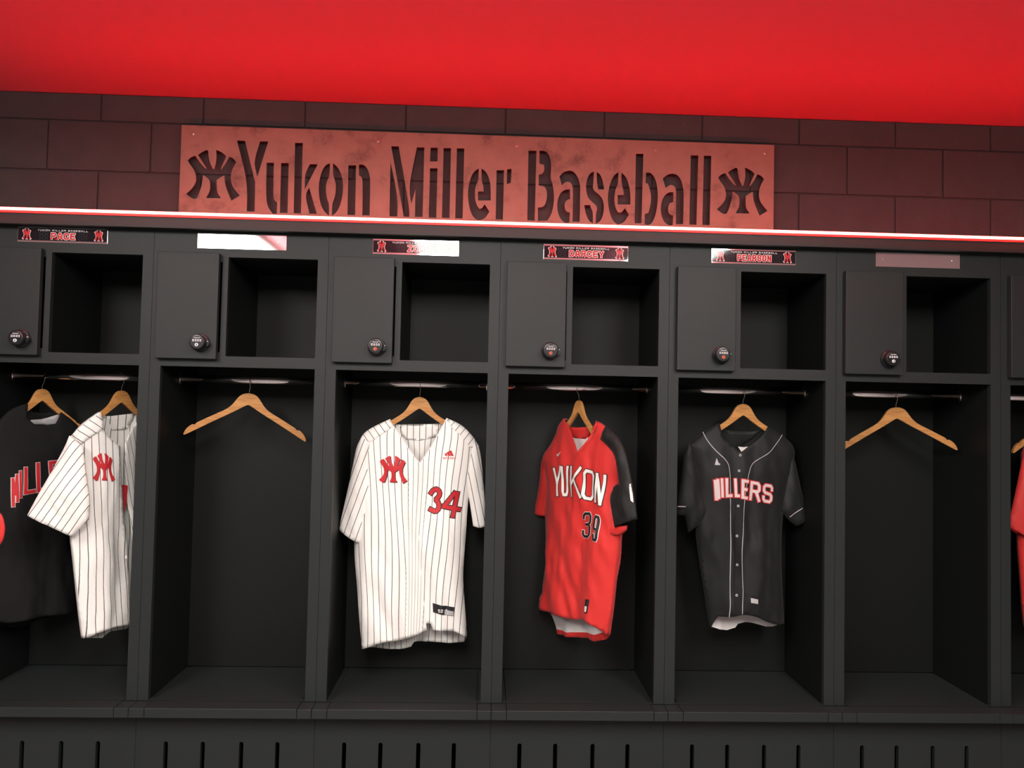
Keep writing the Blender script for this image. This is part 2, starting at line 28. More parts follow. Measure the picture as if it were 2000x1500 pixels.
PAC = {'P0':(-0.177,0.18),'phi':56,'front':[(-0.0805,1.4401),(-0.0777,1.376),(-0.044,1.3386),(-0.0138,1.3154),(-0.0084,1.2177),(0.0041,1.1118),(0.0215,0.9747),(0.0305,0.8831),(0.0511,0.6531),(-0.0165,0.6604),(-0.0735,0.652),(-0.1093,0.636),(-0.1257,0.7369),(-0.1428,0.8551),(-0.1535,0.9429),(-0.1652,1.0032),(-0.1594,1.1231),(-0.1575,1.2526),(-0.1792,1.347),(-0.1418,1.3972)],'front2':[(0.0826,1.4239),(0.0432,1.3813),(0.0177,1.3357),(0.0115,1.313),(0.0179,1.2138),(0.0302,1.1063),(0.051,0.9515),(0.073,0.6501),(0.1228,0.6391),(0.1147,0.943),(0.1009,1.1779)],'back':[(-0.0805,1.4401),(-0.0434,1.4226),(0.0127,1.4304),(0.0618,1.4363),(0.0826,1.4239),(0.1009,1.1779),(0.1147,0.943),(0.1232,0.6313),(0.0816,0.6204),(0.0154,0.6257),(-0.0122,0.6055),(-0.0973,0.6288),(-0.1257,0.7369),(-0.1428,0.8551),(-0.1535,0.9429),(-0.1652,1.0032),(-0.1594,1.1231),(-0.1575,1.2526),(-0.1792,1.347),(-0.1418,1.3972)],'sil':[(-0.0805,1.4401),(-0.1418,1.3972),(-0.1792,1.347),(-0.1575,1.2526),(-0.1594,1.1231),(-0.1652,1.0032),(-0.1428,0.8551),(-0.1093,0.636)],'sil2':[(0.0826,1.4239),(0.1009,1.1779),(0.1147,0.943),(0.1232,0.6313)],'band':[(-0.0407,1.4234),(0.0127,1.4304),(0.0631,1.4363),(0.059,1.4113),(0.0354,1.3763),(-0.0159,1.3714)],'yokeL':[(-0.0805,1.4401),(-0.0755,1.3796),(-0.1311,1.346),(-0.1528,1.3261),(-0.1942,1.3421),(-0.1873,1.3584),(-0.1418,1.3972)],'d_emblem':[(-0.1191,1.295),(-0.0421,1.2925),(-0.038,1.1884),(-0.1148,1.1932)],'d_num':[(0.0017,1.1735),(0.0273,1.1684),(0.0259,1.1096),(0.0176,1.0744),(0.0036,1.0819)]}
PAC_SLEEVE = {'P0':(-0.33,-0.005),'phi':10,'outline':[(0.0633,1.3566),(0.107,1.3201),(0.119,1.2274),(0.1371,1.1277),(0.1342,1.0637),(0.0829,1.009),(0.0105,1.0472),(-0.0578,1.0822),(-0.0315,1.1424),(0.01,1.227),(0.0517,1.3195)]}
SWT = {'P0':(-0.466,0.18),'phi':58,'front':[(-0.0529,1.4643),(-0.0613,1.4128),(-0.0357,1.3885),(-0.0043,1.386),(0.0391,1.3932),(0.0683,1.4356),(0.1026,1.4124),(0.1394,1.3825),(0.1585,1.311),(0.1523,1.1691),(0.1501,0.9335),(0.1629,0.6653),(-0.0082,0.6936),(-0.0895,0.6819),(-0.1315,0.6997),(-0.1455,0.974),(-0.1585,1.1903),(-0.1671,1.3341),(-0.1407,1.406),(-0.1014,1.4464)],'back':[(-0.0529,1.4643),(-0.0212,1.4341),(0.0341,1.4299),(0.0683,1.4356),(0.1026,1.4124),(0.1394,1.3825),(0.1585,1.311),(0.1523,1.1691),(0.1501,0.9335),(0.1629,0.6653),(0.0403,0.6548),(-0.0477,0.6454),(-0.1238,0.6886),(-0.1455,0.974),(-0.1585,1.1903),(-0.1671,1.3341),(-0.1407,1.406),(-0.1014,1.4464)],'sil':[(-0.0529,1.4643),(-0.1014,1.4464),(-0.1407,1.406),(-0.1671,1.3341),(-0.1585,1.1903),(-0.1455,0.974),(-0.1315,0.6997)],'sil2':[(0.0683,1.4356),(0.1026,1.4124),(0.1394,1.3825),(0.1585,1.311),(0.1523,1.1691),(0.1501,0.9335),(0.1629,0.6653)],'lining':[(-0.0251,1.4052),(0.0217,1.4083),(0.0747,1.4292),(0.0827,1.3914),(0.0413,1.3836),(0.0338,1.3882),(-0.0216,1.3885)],'d_M':[(-0.1114,1.1983),(-0.0949,1.2162),(-0.0908,1.1175),(-0.1062,1.0945)],'d_I':[(-0.0928,1.2217),(-0.0793,1.2304),(-0.0771,1.1337),(-0.0898,1.1222)],'d_L':[(-0.0735,1.2371),(-0.0328,1.2414),(-0.0303,1.1435),(-0.0737,1.1391)],'d_L2':[(-0.0332,1.2511),(0.0013,1.2546),(0.009,1.1469),(-0.0246,1.1418)],'d_E':[(0.0099,1.2549),(0.048,1.2571),(0.0571,1.1569),(0.0242,1.1431)]}
LFT = {'P0':(-0.56,-0.045),'phi':0,'outline':[(0.098,1.0948),(0.108,1.0838),(0.1159,1.0584),(0.1183,1.0342),(0.1142,1.0031),(0.1028,0.9843),(0.0619,0.9885),(0.052,1.0608),(0.0705,1.1026)]}
RRD = {'P0':(3.36,0.18),'phi':0,'front':[(0.0011,1.4339),(-0.0087,1.4119),(0.0105,1.3711),(0.0438,1.3174),(0.0665,1.2955),(0.0698,1.2975),(0.104,1.3441),(0.1444,1.4023),(0.1923,1.441),(0.246,1.4192),(0.2861,1.3776),(0.296,1.3549),(0.2822,1.3058),(0.273,1.2406),(0.2609,1.1495),(0.2571,1.0847),(0.2455,0.9552),(0.2445,0.9036),(0.2518,0.8071),(0.2566,0.7301),(0.1876,0.7539),(0.1278,0.7574),(0.1086,0.7587),(0.1006,0.7776),(0.0852,0.7775),(0.0871,0.7554),(0.0572,0.7426),(0.0212,0.7264),(-0.0236,0.7242),(-0.06,0.7203),(-0.0945,0.6859),(-0.1042,0.79),(-0.1105,0.8924),(-0.117,0.963),(-0.1201,1.0337),(-0.1099,1.1434),(-0.0996,1.26),(-0.1027,1.3442),(-0.0926,1.3736),(-0.0792,1.3933),(-0.0424,1.4135)],'back':[(0.0011,1.4339),(0.0293,1.4154),(0.0868,1.418),(0.1562,1.4193),(0.1967,1.4226),(0.1923,1.441),(0.246,1.4192),(0.2861,1.3776),(0.296,1.3549),(0.2822,1.3058),(0.273,1.2406),(0.2609,1.1495),(0.2571,1.0847),(0.2455,0.9552),(0.2445,0.9036),(0.2518,0.8071),(0.2566,0.7269),(0.2682,0.7043),(0.2437,0.6933),(0.1949,0.7014),(0.1422,0.701),(0.112,0.6941),(0.1018,0.6791),(0.0745,0.6743),(0.0041,0.6767),(-0.0925,0.684),(-0.1042,0.79),(-0.1105,0.8924),(-0.117,0.963),(-0.1201,1.0337),(-0.1099,1.1434),(-0.0996,1.26),(-0.1027,1.3442),(-0.0926,1.3736),(-0.0792,1.3933),(-0.0424,1.4135)],'sil':[(0.0011,1.4339),(-0.0424,1.4135),(-0.0792,1.3933),(-0.0926,1.3736),(-0.1027,1.3442),(-0.0996,1.26),(-0.1099,1.1434),(-0.1201,1.0337),(-0.1105,0.8924),(-0.0945,0.6859)],'sil2':[(0.1923,1.441),(0.246,1.4192),(0.2861,1.3776),(0.296,1.3549),(0.2822,1.3058),(0.2609,1.1495),(0.2571,1.0847),(0.2445,0.9036),(0.2566,0.7301)],'sleeveL':[(-0.0926,1.3736),(-0.066,1.3565),(-0.0708,1.3058),(-0.0597,1.2348),(-0.048,1.1509),(-0.0468,1.0864),(-0.0669,1.0538),(-0.0936,1.0277),(-0.13,1.0464),(-0.1665,1.0703),(-0.1658,1.0877),(-0.1531,1.1427),(-0.1363,1.214),(-0.1195,1.292),(-0.1093,1.344)],'sleeveR':[(0.2861,1.3776),(0.3027,1.3453),(0.3091,1.3063),(0.3153,1.2413),(0.3194,1.1635),(0.3243,1.0922),(0.3041,1.0854),(0.2806,1.0902),(0.2723,1.1497),(0.2614,1.2144),(0.2597,1.2664),(0.2722,1.3187),(0.2758,1.3578)],'placket':[(0.0665,1.2955),(0.0615,1.2155),(0.0597,1.1135),(0.0646,1.0245),(0.0695,0.9356),(0.0777,0.847),(0.0858,0.7586)]}
W = 0.61          # width of one locker
ZC = 2.717        # ceiling height
# ------------------------------------------------------------------ materials
def nodes(m): return m.node_tree.nodes, m.node_tree.links
def mat(name, col, rough=0.5, metal=0.0, noise_amt=0.0, noise_scale=20.0, bump=0.0, bump_scale=200.0, spec=0.5, emit=None, estr=0.0, coat=0.0, sheen=0.0):
    m = bpy.data.materials.new(name); m.use_nodes = True; N, L = nodes(m); b = N['Principled BSDF']
    b.inputs['Base Color'].default_value = (*col, 1); b.inputs['Roughness'].default_value = rough; b.inputs['Metallic'].default_value = metal
    b.inputs['Specular IOR Level'].default_value = spec
    if coat: b.inputs['Coat Weight'].default_value = coat; b.inputs['Coat Roughness'].default_value = 0.04
    if sheen: b.inputs['Sheen Weight'].default_value = sheen; b.inputs['Sheen Roughness'].default_value = 0.5
    if emit: b.inputs['Emission Color'].default_value = (*emit, 1); b.inputs['Emission Strength'].default_value = estr
    tc = N.new('ShaderNodeTexCoord')
    if noise_amt:
        n = N.new('ShaderNodeTexNoise'); n.inputs['Scale'].default_value = noise_scale; n.inputs['Detail'].default_value = 6
        L.new(tc.outputs['Object'], n.inputs['Vector'])
        r = N.new('ShaderNodeMapRange'); r.inputs[3].default_value = 1 - noise_amt; r.inputs[4].default_value = 1 + noise_amt
        L.new(n.outputs['Fac'], r.inputs[0])
        mx = N.new('ShaderNodeVectorMath'); mx.operation = 'SCALE'; mx.inputs[0].default_value = col
        L.new(r.outputs[0], mx.inputs['Scale']); L.new(mx.outputs[0], b.inputs['Base Color'])
    if bump:
        n = N.new('ShaderNodeTexNoise'); n.inputs['Scale'].default_value = bump_scale; n.inputs['Detail'].default_value = 4
        L.new(tc.outputs['Object'], n.inputs['Vector'])
        bp = N.new('ShaderNodeBump'); bp.inputs['Strength'].default_value = bump; bp.inputs['Distance'].default_value = 0.002
        L.new(n.outputs['Fac'], bp.inputs['Height']); L.new(bp.outputs[0], b.inputs['Normal'])
    return m
M = {}
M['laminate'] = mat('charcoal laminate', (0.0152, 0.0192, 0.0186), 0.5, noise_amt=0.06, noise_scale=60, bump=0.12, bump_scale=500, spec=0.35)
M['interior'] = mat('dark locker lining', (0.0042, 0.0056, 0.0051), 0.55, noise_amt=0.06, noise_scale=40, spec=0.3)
M['block'] = mat('painted block', (0.047, 0.050, 0.051), 0.6, noise_amt=0.18, noise_scale=14, bump=0.9, bump_scale=110, spec=0.3)
M['joint'] = mat('painted mortar', (0.030, 0.031, 0.031), 0.75)
M['red_paint'] = mat('red ceiling paint', (0.80, 0.095, 0.13), 0.55, bump=0.12, bump_scale=60, spec=0.4)
M['room_wall'] = mat('grey room wall paint', (0.22, 0.22, 0.22), 0.7)
M['carpet'] = mat('grey carpet', (0.16, 0.16, 0.155), 0.95, noise_amt=0.3, noise_scale=150)
M['chrome'] = mat('chrome', (0.85, 0.83, 0.82), 0.10, 1.0)
M['brushed'] = mat('brushed aluminium', (0.72, 0.70, 0.70), 0.035, 0.8, noise_amt=0.04, noise_scale=300)
M['screw'] = mat('screw steel', (0.9, 0.88, 0.86), 0.2, 1.0)
M['wire'] = mat('hook wire', (0.55, 0.53, 0.50), 0.25, 1.0)
M['sticker'] = mat('black gloss sticker', (0.010, 0.013, 0.016), 0.05, spec=0.5)
M['sticker_red'] = mat('red print', (0.62, 0.03, 0.035), 0.08)
M['sticker_white'] = mat('white print', (0.8, 0.72, 0.70), 0.08)
M['sticker_grey'] = mat('grey tread print', (0.07, 0.085, 0.095), 0.08)
M['lock_black'] = mat('lock black plastic', (0.010, 0.011, 0.012), 0.3)
M['lock_white'] = mat('lock white print', (0.75, 0.75, 0.75), 0.4)
M['lock_orange'] = mat('lock orange button', (0.75, 0.13, 0.06), 0.4)
M['slot_dark'] = mat('slot backing', (0.004, 0.004, 0.004), 0.9, spec=0.1)
M['white_metal'] = mat('white lamp housing', (0.75, 0.75, 0.74), 0.4)
M['lens'] = mat('lamp lens', (0.9, 0.9, 0.88), 0.4, emit=(1.0, 0.995, 0.95), estr=TROFFER)
M['led_core'] = mat('led core', (1, 0.3, 0.25), 0.5, emit=(1.0, 0.028, 0.022), estr=LED_CORE)
M['led_bloom'] = mat('led red bloom', (0.5, 0.02, 0.02), 0.5, emit=(1.0, 0.025, 0.02), estr=0.75)  # weak red emission imitating camera bloom around the LED core
M['red_cloth'] = mat('red polyester', (0.62, 0.030, 0.026), 0.55, noise_amt=0.05, noise_scale=300, spec=0.35, sheen=0.1)
M['black_cloth'] = mat('black polyester', (0.0085, 0.0100, 0.0097), 0.6, noise_amt=0.1, noise_scale=300, spec=0.3, sheen=0.05)
M['fleece'] = mat('black fleece', (0.0085, 0.0085, 0.0088), 0.9, noise_amt=0.2, noise_scale=200, spec=0.2)
M['white_cloth'] = mat('white lining', (0.82, 0.79, 0.77), 0.7)
M['grey_cloth'] = mat('grey lining', (0.38, 0.38, 0.38), 0.7)
M['patch_red'] = mat('red twill', (0.50, 0.014, 0.020), 0.6, bump=0.2, bump_scale=900)
M['patch_black'] = mat('black twill', (0.012, 0.012, 0.014), 0.6)
M['patch_white'] = mat('white twill', (0.82, 0.80, 0.74), 0.6)
M['patch_pink'] = mat('pale grey twill', (0.60, 0.52, 0.50), 0.6)
M['tag_grey'] = mat('grey tag print', (0.42, 0.42, 0.42), 0.6)
M['button'] = mat('grey button', (0.45, 0.45, 0.45), 0.3)
# pinstripes: UV x is the running distance across the stripes in metres
m = mat('white pinstripe cloth', (0.83, 0.83, 0.78), 0.75, sheen=0.1); M['pinstripe'] = m
N, L = nodes(m); uv = N.new('ShaderNodeUVMap'); uv.uv_map = 'UVMap'; sx = N.new('ShaderNodeSeparateXYZ'); L.new(uv.outputs[0], sx.inputs[0])
dv = N.new('ShaderNodeMath'); dv.operation = 'DIVIDE'; dv.inputs[1].default_value = 0.0237; L.new(sx.outputs[0], dv.inputs[0])
fr = N.new('ShaderNodeMath'); fr.operation = 'FRACT'; L.new(dv.outputs[0], fr.inputs[0])
lt = N.new('ShaderNodeMath'); lt.operation = 'LESS_THAN'; lt.inputs[1].default_value = 0.10; L.new(fr.outputs[0], lt.inputs[0])
mx = N.new('ShaderNodeMix'); mx.data_type = 'RGBA'; mx.inputs[6].default_value = (0.83, 0.83, 0.78, 1); mx.inputs[7].default_value = (0.055, 0.055, 0.065, 1)
L.new(lt.outputs[0], mx.inputs[0]); L.new(mx.outputs[2], N['Principled BSDF'].inputs['Base Color'])
# varnished beech with grain along the arm
m = mat('varnished beech', (0.62, 0.33, 0.12), 0.32, spec=0.5, coat=0.3); M['beech'] = m
N, L = nodes(m); tc = N.new('ShaderNodeTexCoord'); mp = N.new('ShaderNodeMapping'); mp.inputs['Scale'].default_value = (6, 40, 60); n = N.new('ShaderNodeTexNoise'); n.inputs['Scale'].default_value = 3; n.inputs['Detail'].default_value = 5
L.new(tc.outputs['Object'], mp.inputs[0]); L.new(mp.outputs[0], n.inputs['Vector'])
cr = N.new('ShaderNodeValToRGB'); cr.color_ramp.elements[0].position = 0.3; cr.color_ramp.elements[0].color = (0.40, 0.165, 0.045, 1); cr.color_ramp.elements[1].position = 0.75; cr.color_ramp.elements[1].color = (0.60, 0.30, 0.095, 1)
L.new(n.outputs['Fac'], cr.inputs[0]); L.new(cr.outputs[0], N['Principled BSDF'].inputs['Base Color'])
# rusty brown steel of the sign with darker stains
m = mat('rusty steel', (0.35, 0.17, 0.13), 0.55, metal=0.25, bump=0.1, bump_scale=80); M['rust'] = m
N, L = nodes(m); tc = N.new('ShaderNodeTexCoord'); n = N.new('ShaderNodeTexNoise'); n.inputs['Scale'].default_value = 9; n.inputs['Detail'].default_value = 8; n.inputs['Roughness'].default_value = 0.65
L.new(tc.outputs['Object'], n.inputs['Vector'])
cr = N.new('ShaderNodeValToRGB'); e = cr.color_ramp.elements; e[0].position = 0.30; e[0].color = (0.13, 0.075, 0.057, 1); e[1].position = 0.46; e[1].color = (0.25, 0.158, 0.122, 1); x = e.new(0.75); x.color = (0.31, 0.20, 0.156, 1)
L.new(n.outputs['Fac'], cr.inputs[0]); L.new(cr.outputs[0], N['Principled BSDF'].inputs['Base Color'])

# ------------------------------------------------------------------ mesh builder
class MB:
    def __init__(s): s.v = []; s.f = []; s.m = []; s.uv = []; s.mats = []
    def mi(s, name):
        if name not in s.mats: s.mats.append(name)
        return s.mats.index(name)
    def add(s, vs, fs, mt, uvs=None):
        b = len(s.v); i = s.mi(mt); s.v += [tuple(v) for v in vs]; s.uv += list(uvs) if uvs else [(0, 0)] * len(vs)
        for f in fs: s.f.append([b + k for k in f]); s.m.append(i)
    def box(s, x0, x1, y0, y1, z0, z1, mt):
        s.add([(x0,y0,z0),(x1,y0,z0),(x1,y1,z0),(x0,y1,z0),(x0,y0,z1),(x1,y0,z1),(x1,y1,z1),(x0,y1,z1)],
              [(0,3,2,1),(4,5,6,7),(0,1,5,4),(1,2,6,5),(2,3,7,6),(3,0,4,7)], mt)
    def rings(s, rs, mt, cap0=True, cap1=True):
        n = len(rs[0]); vs = [p for r in rs for p in r]; fs = []
        for k in range(len(rs) - 1):
            for i in range(n): j = (i + 1) % n; fs.append((k*n+i, k*n+j, (k+1)*n+j, (k+1)*n+i))
        if cap0: fs.append(tuple(reversed(range(n))))
        if cap1: fs.append(tuple((len(rs)-1)*n + i for i in range(n)))
        s.add(vs, fs, mt)
    def disc_y(s, x, z, prof, mt, n=28):       # turned about an axis along y; prof = [(y, radius)...]
        s.rings([[(x + r*math.cos(2*math.pi*i/n), y, z + r*math.sin(2*math.pi*i/n)) for i in range(n)] for y, r in prof], mt)
    def tube(s, pts, r, mt, n=8):
        pts = [Vector(p) for p in pts]; rs = []; a = None
        for i, p in enumerate(pts):
            t = (pts[min(i+1, len(pts)-1)] - pts[max(i-1, 0)]).normalized()
            if a is None: a = t.orthogonal().normalized()
            a = (a - t * a.dot(t)).normalized(); b = t.cross(a)
            rs.append([p + (a*math.cos(2*math.pi*k/n) + b*math.sin(2*math.pi*k/n)) * r for k in range(n)])
        s.rings(rs, mt)
    def build(s, name, parent=None, smooth=False, bevel=0.0, solid=0.0, fix=False):
        me = bpy.data.meshes.new(name); me.from_pydata(s.v, [], s.f); me.update()
        for k in s.mats: me.materials.append(M[k])
        me.polygons.foreach_set('material_index', s.m)
        ul = me.uv_layers.new(name='UVMap')
        for lp in me.loops: ul.data[lp.index].uv = s.uv[lp.vertex_index]
        if smooth: me.polygons.foreach_set('use_smooth', [True] * len(me.polygons))
        if fix:
            import bmesh
            bm = bmesh.new(); bm.from_mesh(me); bmesh.ops.remove_doubles(bm, verts=bm.verts, dist=1e-5); bmesh.ops.recalc_face_normals(bm, faces=bm.faces); bm.to_mesh(me); bm.free()
        o = bpy.data.objects.new(name, me); COL.objects.link(o)
        if parent: o.parent = parent
        if bevel:
            md = o.modifiers.new('bevel', 'BEVEL'); md.width = bevel; md.segments = 2; md.limit_method = 'ANGLE'; md.angle_limit = math.radians(40)
        if solid:
            md = o.modifiers.new('solid', 'SOLIDIFY'); md.thickness = solid; md.offset = 0
        return o
def tag(o, label=None, cat=None, group=None, kind=None):
    if label: o['label'] = label
    if cat: o['category'] = cat
    if group: o['group'] = group
    if kind: o['kind'] = kind
    return o
def empty(name, loc, rz=0.0):
    o = bpy.data.objects.new(name, None); COL.objects.link(o); o.location = loc; o.rotation_euler = (0, 0, rz); o.empty_display_size = 0.1
    return o
def chaikin(P, it=2, keep=40, closed=True):
    for _ in range(it):
        n = len(P); Q = []
        for i in range(n):
            if not closed and i in (0, n-1): Q.append(P[i]); continue
            a, b, c = P[i-1], P[i], P[(i+1) % n]
            u = (b[0]-a[0], b[1]-a[1]); v = (c[0]-b[0], c[1]-b[1])
            ang = abs(math.degrees(math.atan2(u[0]*v[1]-u[1]*v[0], u[0]*v[0]+u[1]*v[1])))
            if ang > keep: Q.append(b)
            else: Q.append((b[0]*.75+a[0]*.25, b[1]*.75+a[1]*.25)); Q.append((b[0]*.75+c[0]*.25, b[1]*.75+c[1]*.25))
        P = Q
    return P
def inside(p, P):
    c = False; j = len(P) - 1
    for i in range(len(P)):
        if (P[i][1] > p[1]) != (P[j][1] > p[1]) and p[0] < (P[j][0]-P[i][0]) * (p[1]-P[i][1]) / (P[j][1]-P[i][1]) + P[i][0]: c = not c
        j = i
    return c
def dseg(p, a, b):
    vx, vy = b[0]-a[0], b[1]-a[1]; l = vx*vx+vy*vy
    t = 0 if l == 0 else max(0, min(1, ((p[0]-a[0])*vx+(p[1]-a[1])*vy)/l))
    return math.hypot(p[0]-a[0]-t*vx, p[1]-a[1]-t*vy)
def dpoly(p, P, closed=False):
    return min(dseg(p, P[i], P[i+1]) for i in range(len(P)-1)) if not closed else min(dseg(p, P[i-1], P[i]) for i in range(len(P)))
def resample(P, step):
    Q = []
    for i in range(len(P)):
        a, b = P[i], P[(i+1) % len(P)]; n = max(1, int(math.hypot(b[0]-a[0], b[1]-a[1]) / step + .5))
        for k in range(n): Q.append((a[0]+(b[0]-a[0])*k/n, a[1]+(b[1]-a[1])*k/n))
    return Q
def region(outer, holes=(), step=None):
    """triangulated flat region with optional holes and interior points; returns 2D points and triangles"""
    loops = [outer] + list(holes)
    if step: loops = [resample(l, step) for l in loops]
    pts = []; ed = []
    for l in loops:
        b = len(pts); pts += l; ed += [(b+i, b+(i+1) % len(l)) for i in range(len(l))]
    if step:
        xs = [p[0] for p in loops[0]]; ys = [p[1] for p in loops[0]]; y = min(ys); r = 0
        bl = loops
        while y < max(ys):
            x = min(xs) + (step/2 if r % 2 else 0)
            while x < max(xs):
                p = (x, y)
                if inside(p, loops[0]) and not any(inside(p, h) for h in loops[1:]) and min(dpoly(p, l, True) for l in bl) > step*.55: pts.append(p)
                x += step
            y += step*.87; r += 1
    V, _, F, *_r = delaunay_2d_cdt([Vector(p) for p in pts], ed, [], 0, 1e-7)
    T = []
    for f in F:
        c = (sum(V[i].x for i in f)/len(f), sum(V[i].y for i in f)/len(f))
        if inside(c, loops[0]) and not any(inside(c, h) for h in loops[1:]): T.append(tuple(f))
    return [(v.x, v.y) for v in V], T
def plate(mb, outer, holes, y0, y1, mt, mt_edge=None):
    """flat board in the x-z plane between y0 (front) and y1 with holes cut right through"""
    V, T = region(outer, holes)
    mb.add([(x, y0, z) for x, z in V], T, mt); mb.add([(x, y1, z) for x, z in V], [tuple(reversed(t)) for t in T], mt)
    for l in [outer] + list(holes):
        n = len(l); mb.add([(x, y0, z) for x, z in l] + [(x, y1, z) for x, z in l], [(i, (i+1) % n, n+(i+1) % n, n+i) for i in range(n)], mt_edge or mt)
def rect(x0, x1, z0, z1): return [(x0, z0), (x1, z0), (x1, z1), (x0, z1)]

# ------------------------------------------------------------------ stroke letters
FONT = {
 'a': [[(0,.5),(.2,.62),(.8,.62),(1,.5),(1,0)],[(1,.36),(.2,.36),(0,.25),(0,.1),(.2,0),(1,0)]],
 'd': [[(1,1),(1,0),(.2,0),(0,.12),(0,.5),(.2,.62),(1,.62)]],
 'i': [[(.5,0),(.5,.62)],[(.5,.85),(.5,.95)]],
 's': [[(1,.52),(.8,.62),(.2,.62),(0,.5),(.2,.34),(.8,.3),(1,.14),(.8,0),(.2,0),(0,.1)]],
 'A': [[(0,0),(.18,.75),(.35,1),(.65,1),(.82,.75),(1,0)],[(.1,.35),(.9,.35)]],
 'B': [[(0,0),(0,1),(.8,1),(1,.85),(1,.65),(.8,.53),(0,.53)],[(.8,.53),(1,.4),(1,.13),(.8,0),(0,0)]],
 'C': [[(1,.72),(1,.88),(.82,1),(.18,1),(0,.88),(0,.12),(.18,0),(.82,0),(1,.12),(1,.28)]],
 'D': [[(0,0),(0,1),(.75,1),(1,.82),(1,.18),(.75,0),(0,0)]],
 'E': [[(1,1),(0,1),(0,0),(1,0)],[(0,.5),(.8,.5)]],
 'I': [[(.5,0),(.5,1)]],
 'K': [[(0,0),(0,1)],[(1,1),(.1,.45)],[(.35,.6),(1,0)]],
 'L': [[(0,1),(0,0),(1,0)]],
 'M': [[(0,0),(0,1),(.5,.35),(1,1),(1,0)]],
 'N': [[(0,0),(0,1),(1,0),(1,1)]],
 'O': [[(.2,0),(0,.12),(0,.88),(.2,1),(.8,1),(1,.88),(1,.12),(.8,0),(.2,0)]],
 'P': [[(0,0),(0,1),(.8,1),(1,.87),(1,.58),(.8,.45),(0,.45)]],
 'R': [[(0,0),(0,1),(.8,1),(1,.87),(1,.62),(.8,.5),(0,.5)],[(.6,.5),(1,0)]],
 'S': [[(1,.75),(1,.88),(.82,1),(.18,1),(0,.88),(0,.65),(.18,.53),(.82,.47),(1,.35),(1,.12),(.82,0),(.18,0),(0,.12),(0,.25)]],
 'U': [[(0,1),(0,.12),(.18,0),(.82,0),(1,.12),(1,1)]],
 'Y': [[(0,1),(.5,.45),(1,1)],[(.5,.45),(.5,0)]],
 'Z': [[(0,1),(1,1),(0,0),(1,0)]],
 '2': [[(0,.75),(0,.88),(.18,1),(.82,1),(1,.88),(1,.62),(0,.1),(0,0),(1,0)]],
 '5': [[(1,1),(0,1),(0,.55),(.8,.55),(1,.42),(1,.12),(.82,0),(.18,0),(0,.12)]],
 '3': [[(0,.8),(0,.9),(.2,1),(.8,1),(1,.88),(1,.64),(.8,.53),(.35,.53)],[(.8,.53),(1,.42),(1,.12),(.8,0),(.2,0),(0,.1),(0,.22)]],
 '9': [[(0,.2),(0,.1),(.2,0),(.8,0),(1,.12),(1,.88),(.8,1),(.2,1),(0,.88),(0,.58),(.2,.46),(1,.46)]],
}
def stroke(mb, line, hw, mt, fn, step=0.012):
    """square-ended, mitred band along a 2D polyline, laid on the surface fn(s, z) -> world point"""
    P = [line[0]]
    for p in line[1:]:
        if math.dist(p, P[-1]) > 1e-6: P.append(p)
    n_ = len(P); closed = n_ > 3 and math.dist(P[0], P[-1]) < 1e-6
    def ext(i, at_end):
        if (i == 0 or i == n_-1) and not closed: return hw*.9
        a, b, c = (P[i-1], P[i], P[i+1]) if 0 < i < n_-1 else (P[-2], P[0], P[1])
        u = (b[0]-a[0], b[1]-a[1]); v = (c[0]-b[0], c[1]-b[1])
        t = abs(math.atan2(u[0]*v[1]-u[1]*v[0], u[0]*v[0]+u[1]*v[1]))
        return hw*min(1.0, math.tan(t/2)) if t < 3 else hw
    for i in range(n_-1):
        a, b = P[i], P[i+1]; dx, dy = b[0]-a[0], b[1]-a[1]; l = math.hypot(dx, dy); dx /= l; dy /= l
        e0, e1 = ext(i, 0), ext(i+1, 1); ax, ay = a[0]-dx*e0, a[1]-dy*e0; L2 = l+e0+e1; n = max(1, int(L2/step))
        mb.k = (getattr(mb, 'k', 0)+1) % 7; lift = Vector((0, -mb.k*2.2e-5, 0)); vs = []
        m = max(1, int(2*hw/.0055))
        for k in range(n+1):
            px, py = ax+dx*L2*k/n, ay+dy*L2*k/n
            for c in range(m+1):
                o_ = hw*(2*c/m-1); vs.append(Vector(fn(px+dy*o_, py-dx*o_))+lift)
        mb.add(vs, [(k*(m+1)+c, (k+1)*(m+1)+c, (k+1)*(m+1)+c+1, k*(m+1)+c+1) for k in range(n) for c in range(m)], mt)
def glyph_lines(ch, q, hw):
    """q = TL, TR, BR, BL corners; centre lines are inset by the half width"""
    tl, tr, br, bl = q
    wd = max(1e-6, (math.dist(tl, tr)+math.dist(bl, br))/2); ht = max(1e-6, (math.dist(tl, bl)+math.dist(tr, br))/2)
    out = []
    for pl in FONT[ch]:
        ln = []
        for u, v in pl:
            u = hw/wd + u*(1-2*hw/wd) if wd > 2*hw else .5; v = hw/ht + v*(1-2*hw/ht)
            t = (tl[0]*(1-u)+tr[0]*u, tl[1]*(1-u)+tr[1]*u); b = (bl[0]*(1-u)+br[0]*u, bl[1]*(1-u)+br[1]*u)
            ln.append((b[0]*(1-v)+t[0]*v, b[1]*(1-v)+t[1]*v))
        out.append(ln)
    return out
def text_quads(txt, x0, x1, z0, z1, gap=.18, slant=0.0):
    n = len(txt); wu = sum(.45 if c in 'Ii ' else 1 for c in txt) + gap*(n-1); u = (x1-x0)/wu; x = x0; out = []
    for c in txt:
        cw = u*(.45 if c in 'Ii ' else 1)
        if c != ' ': out.append((c, [(x+slant, z1), (x+cw+slant, z1), (x+cw, z0), (x, z0)]))
        x += cw + gap*u
    return out

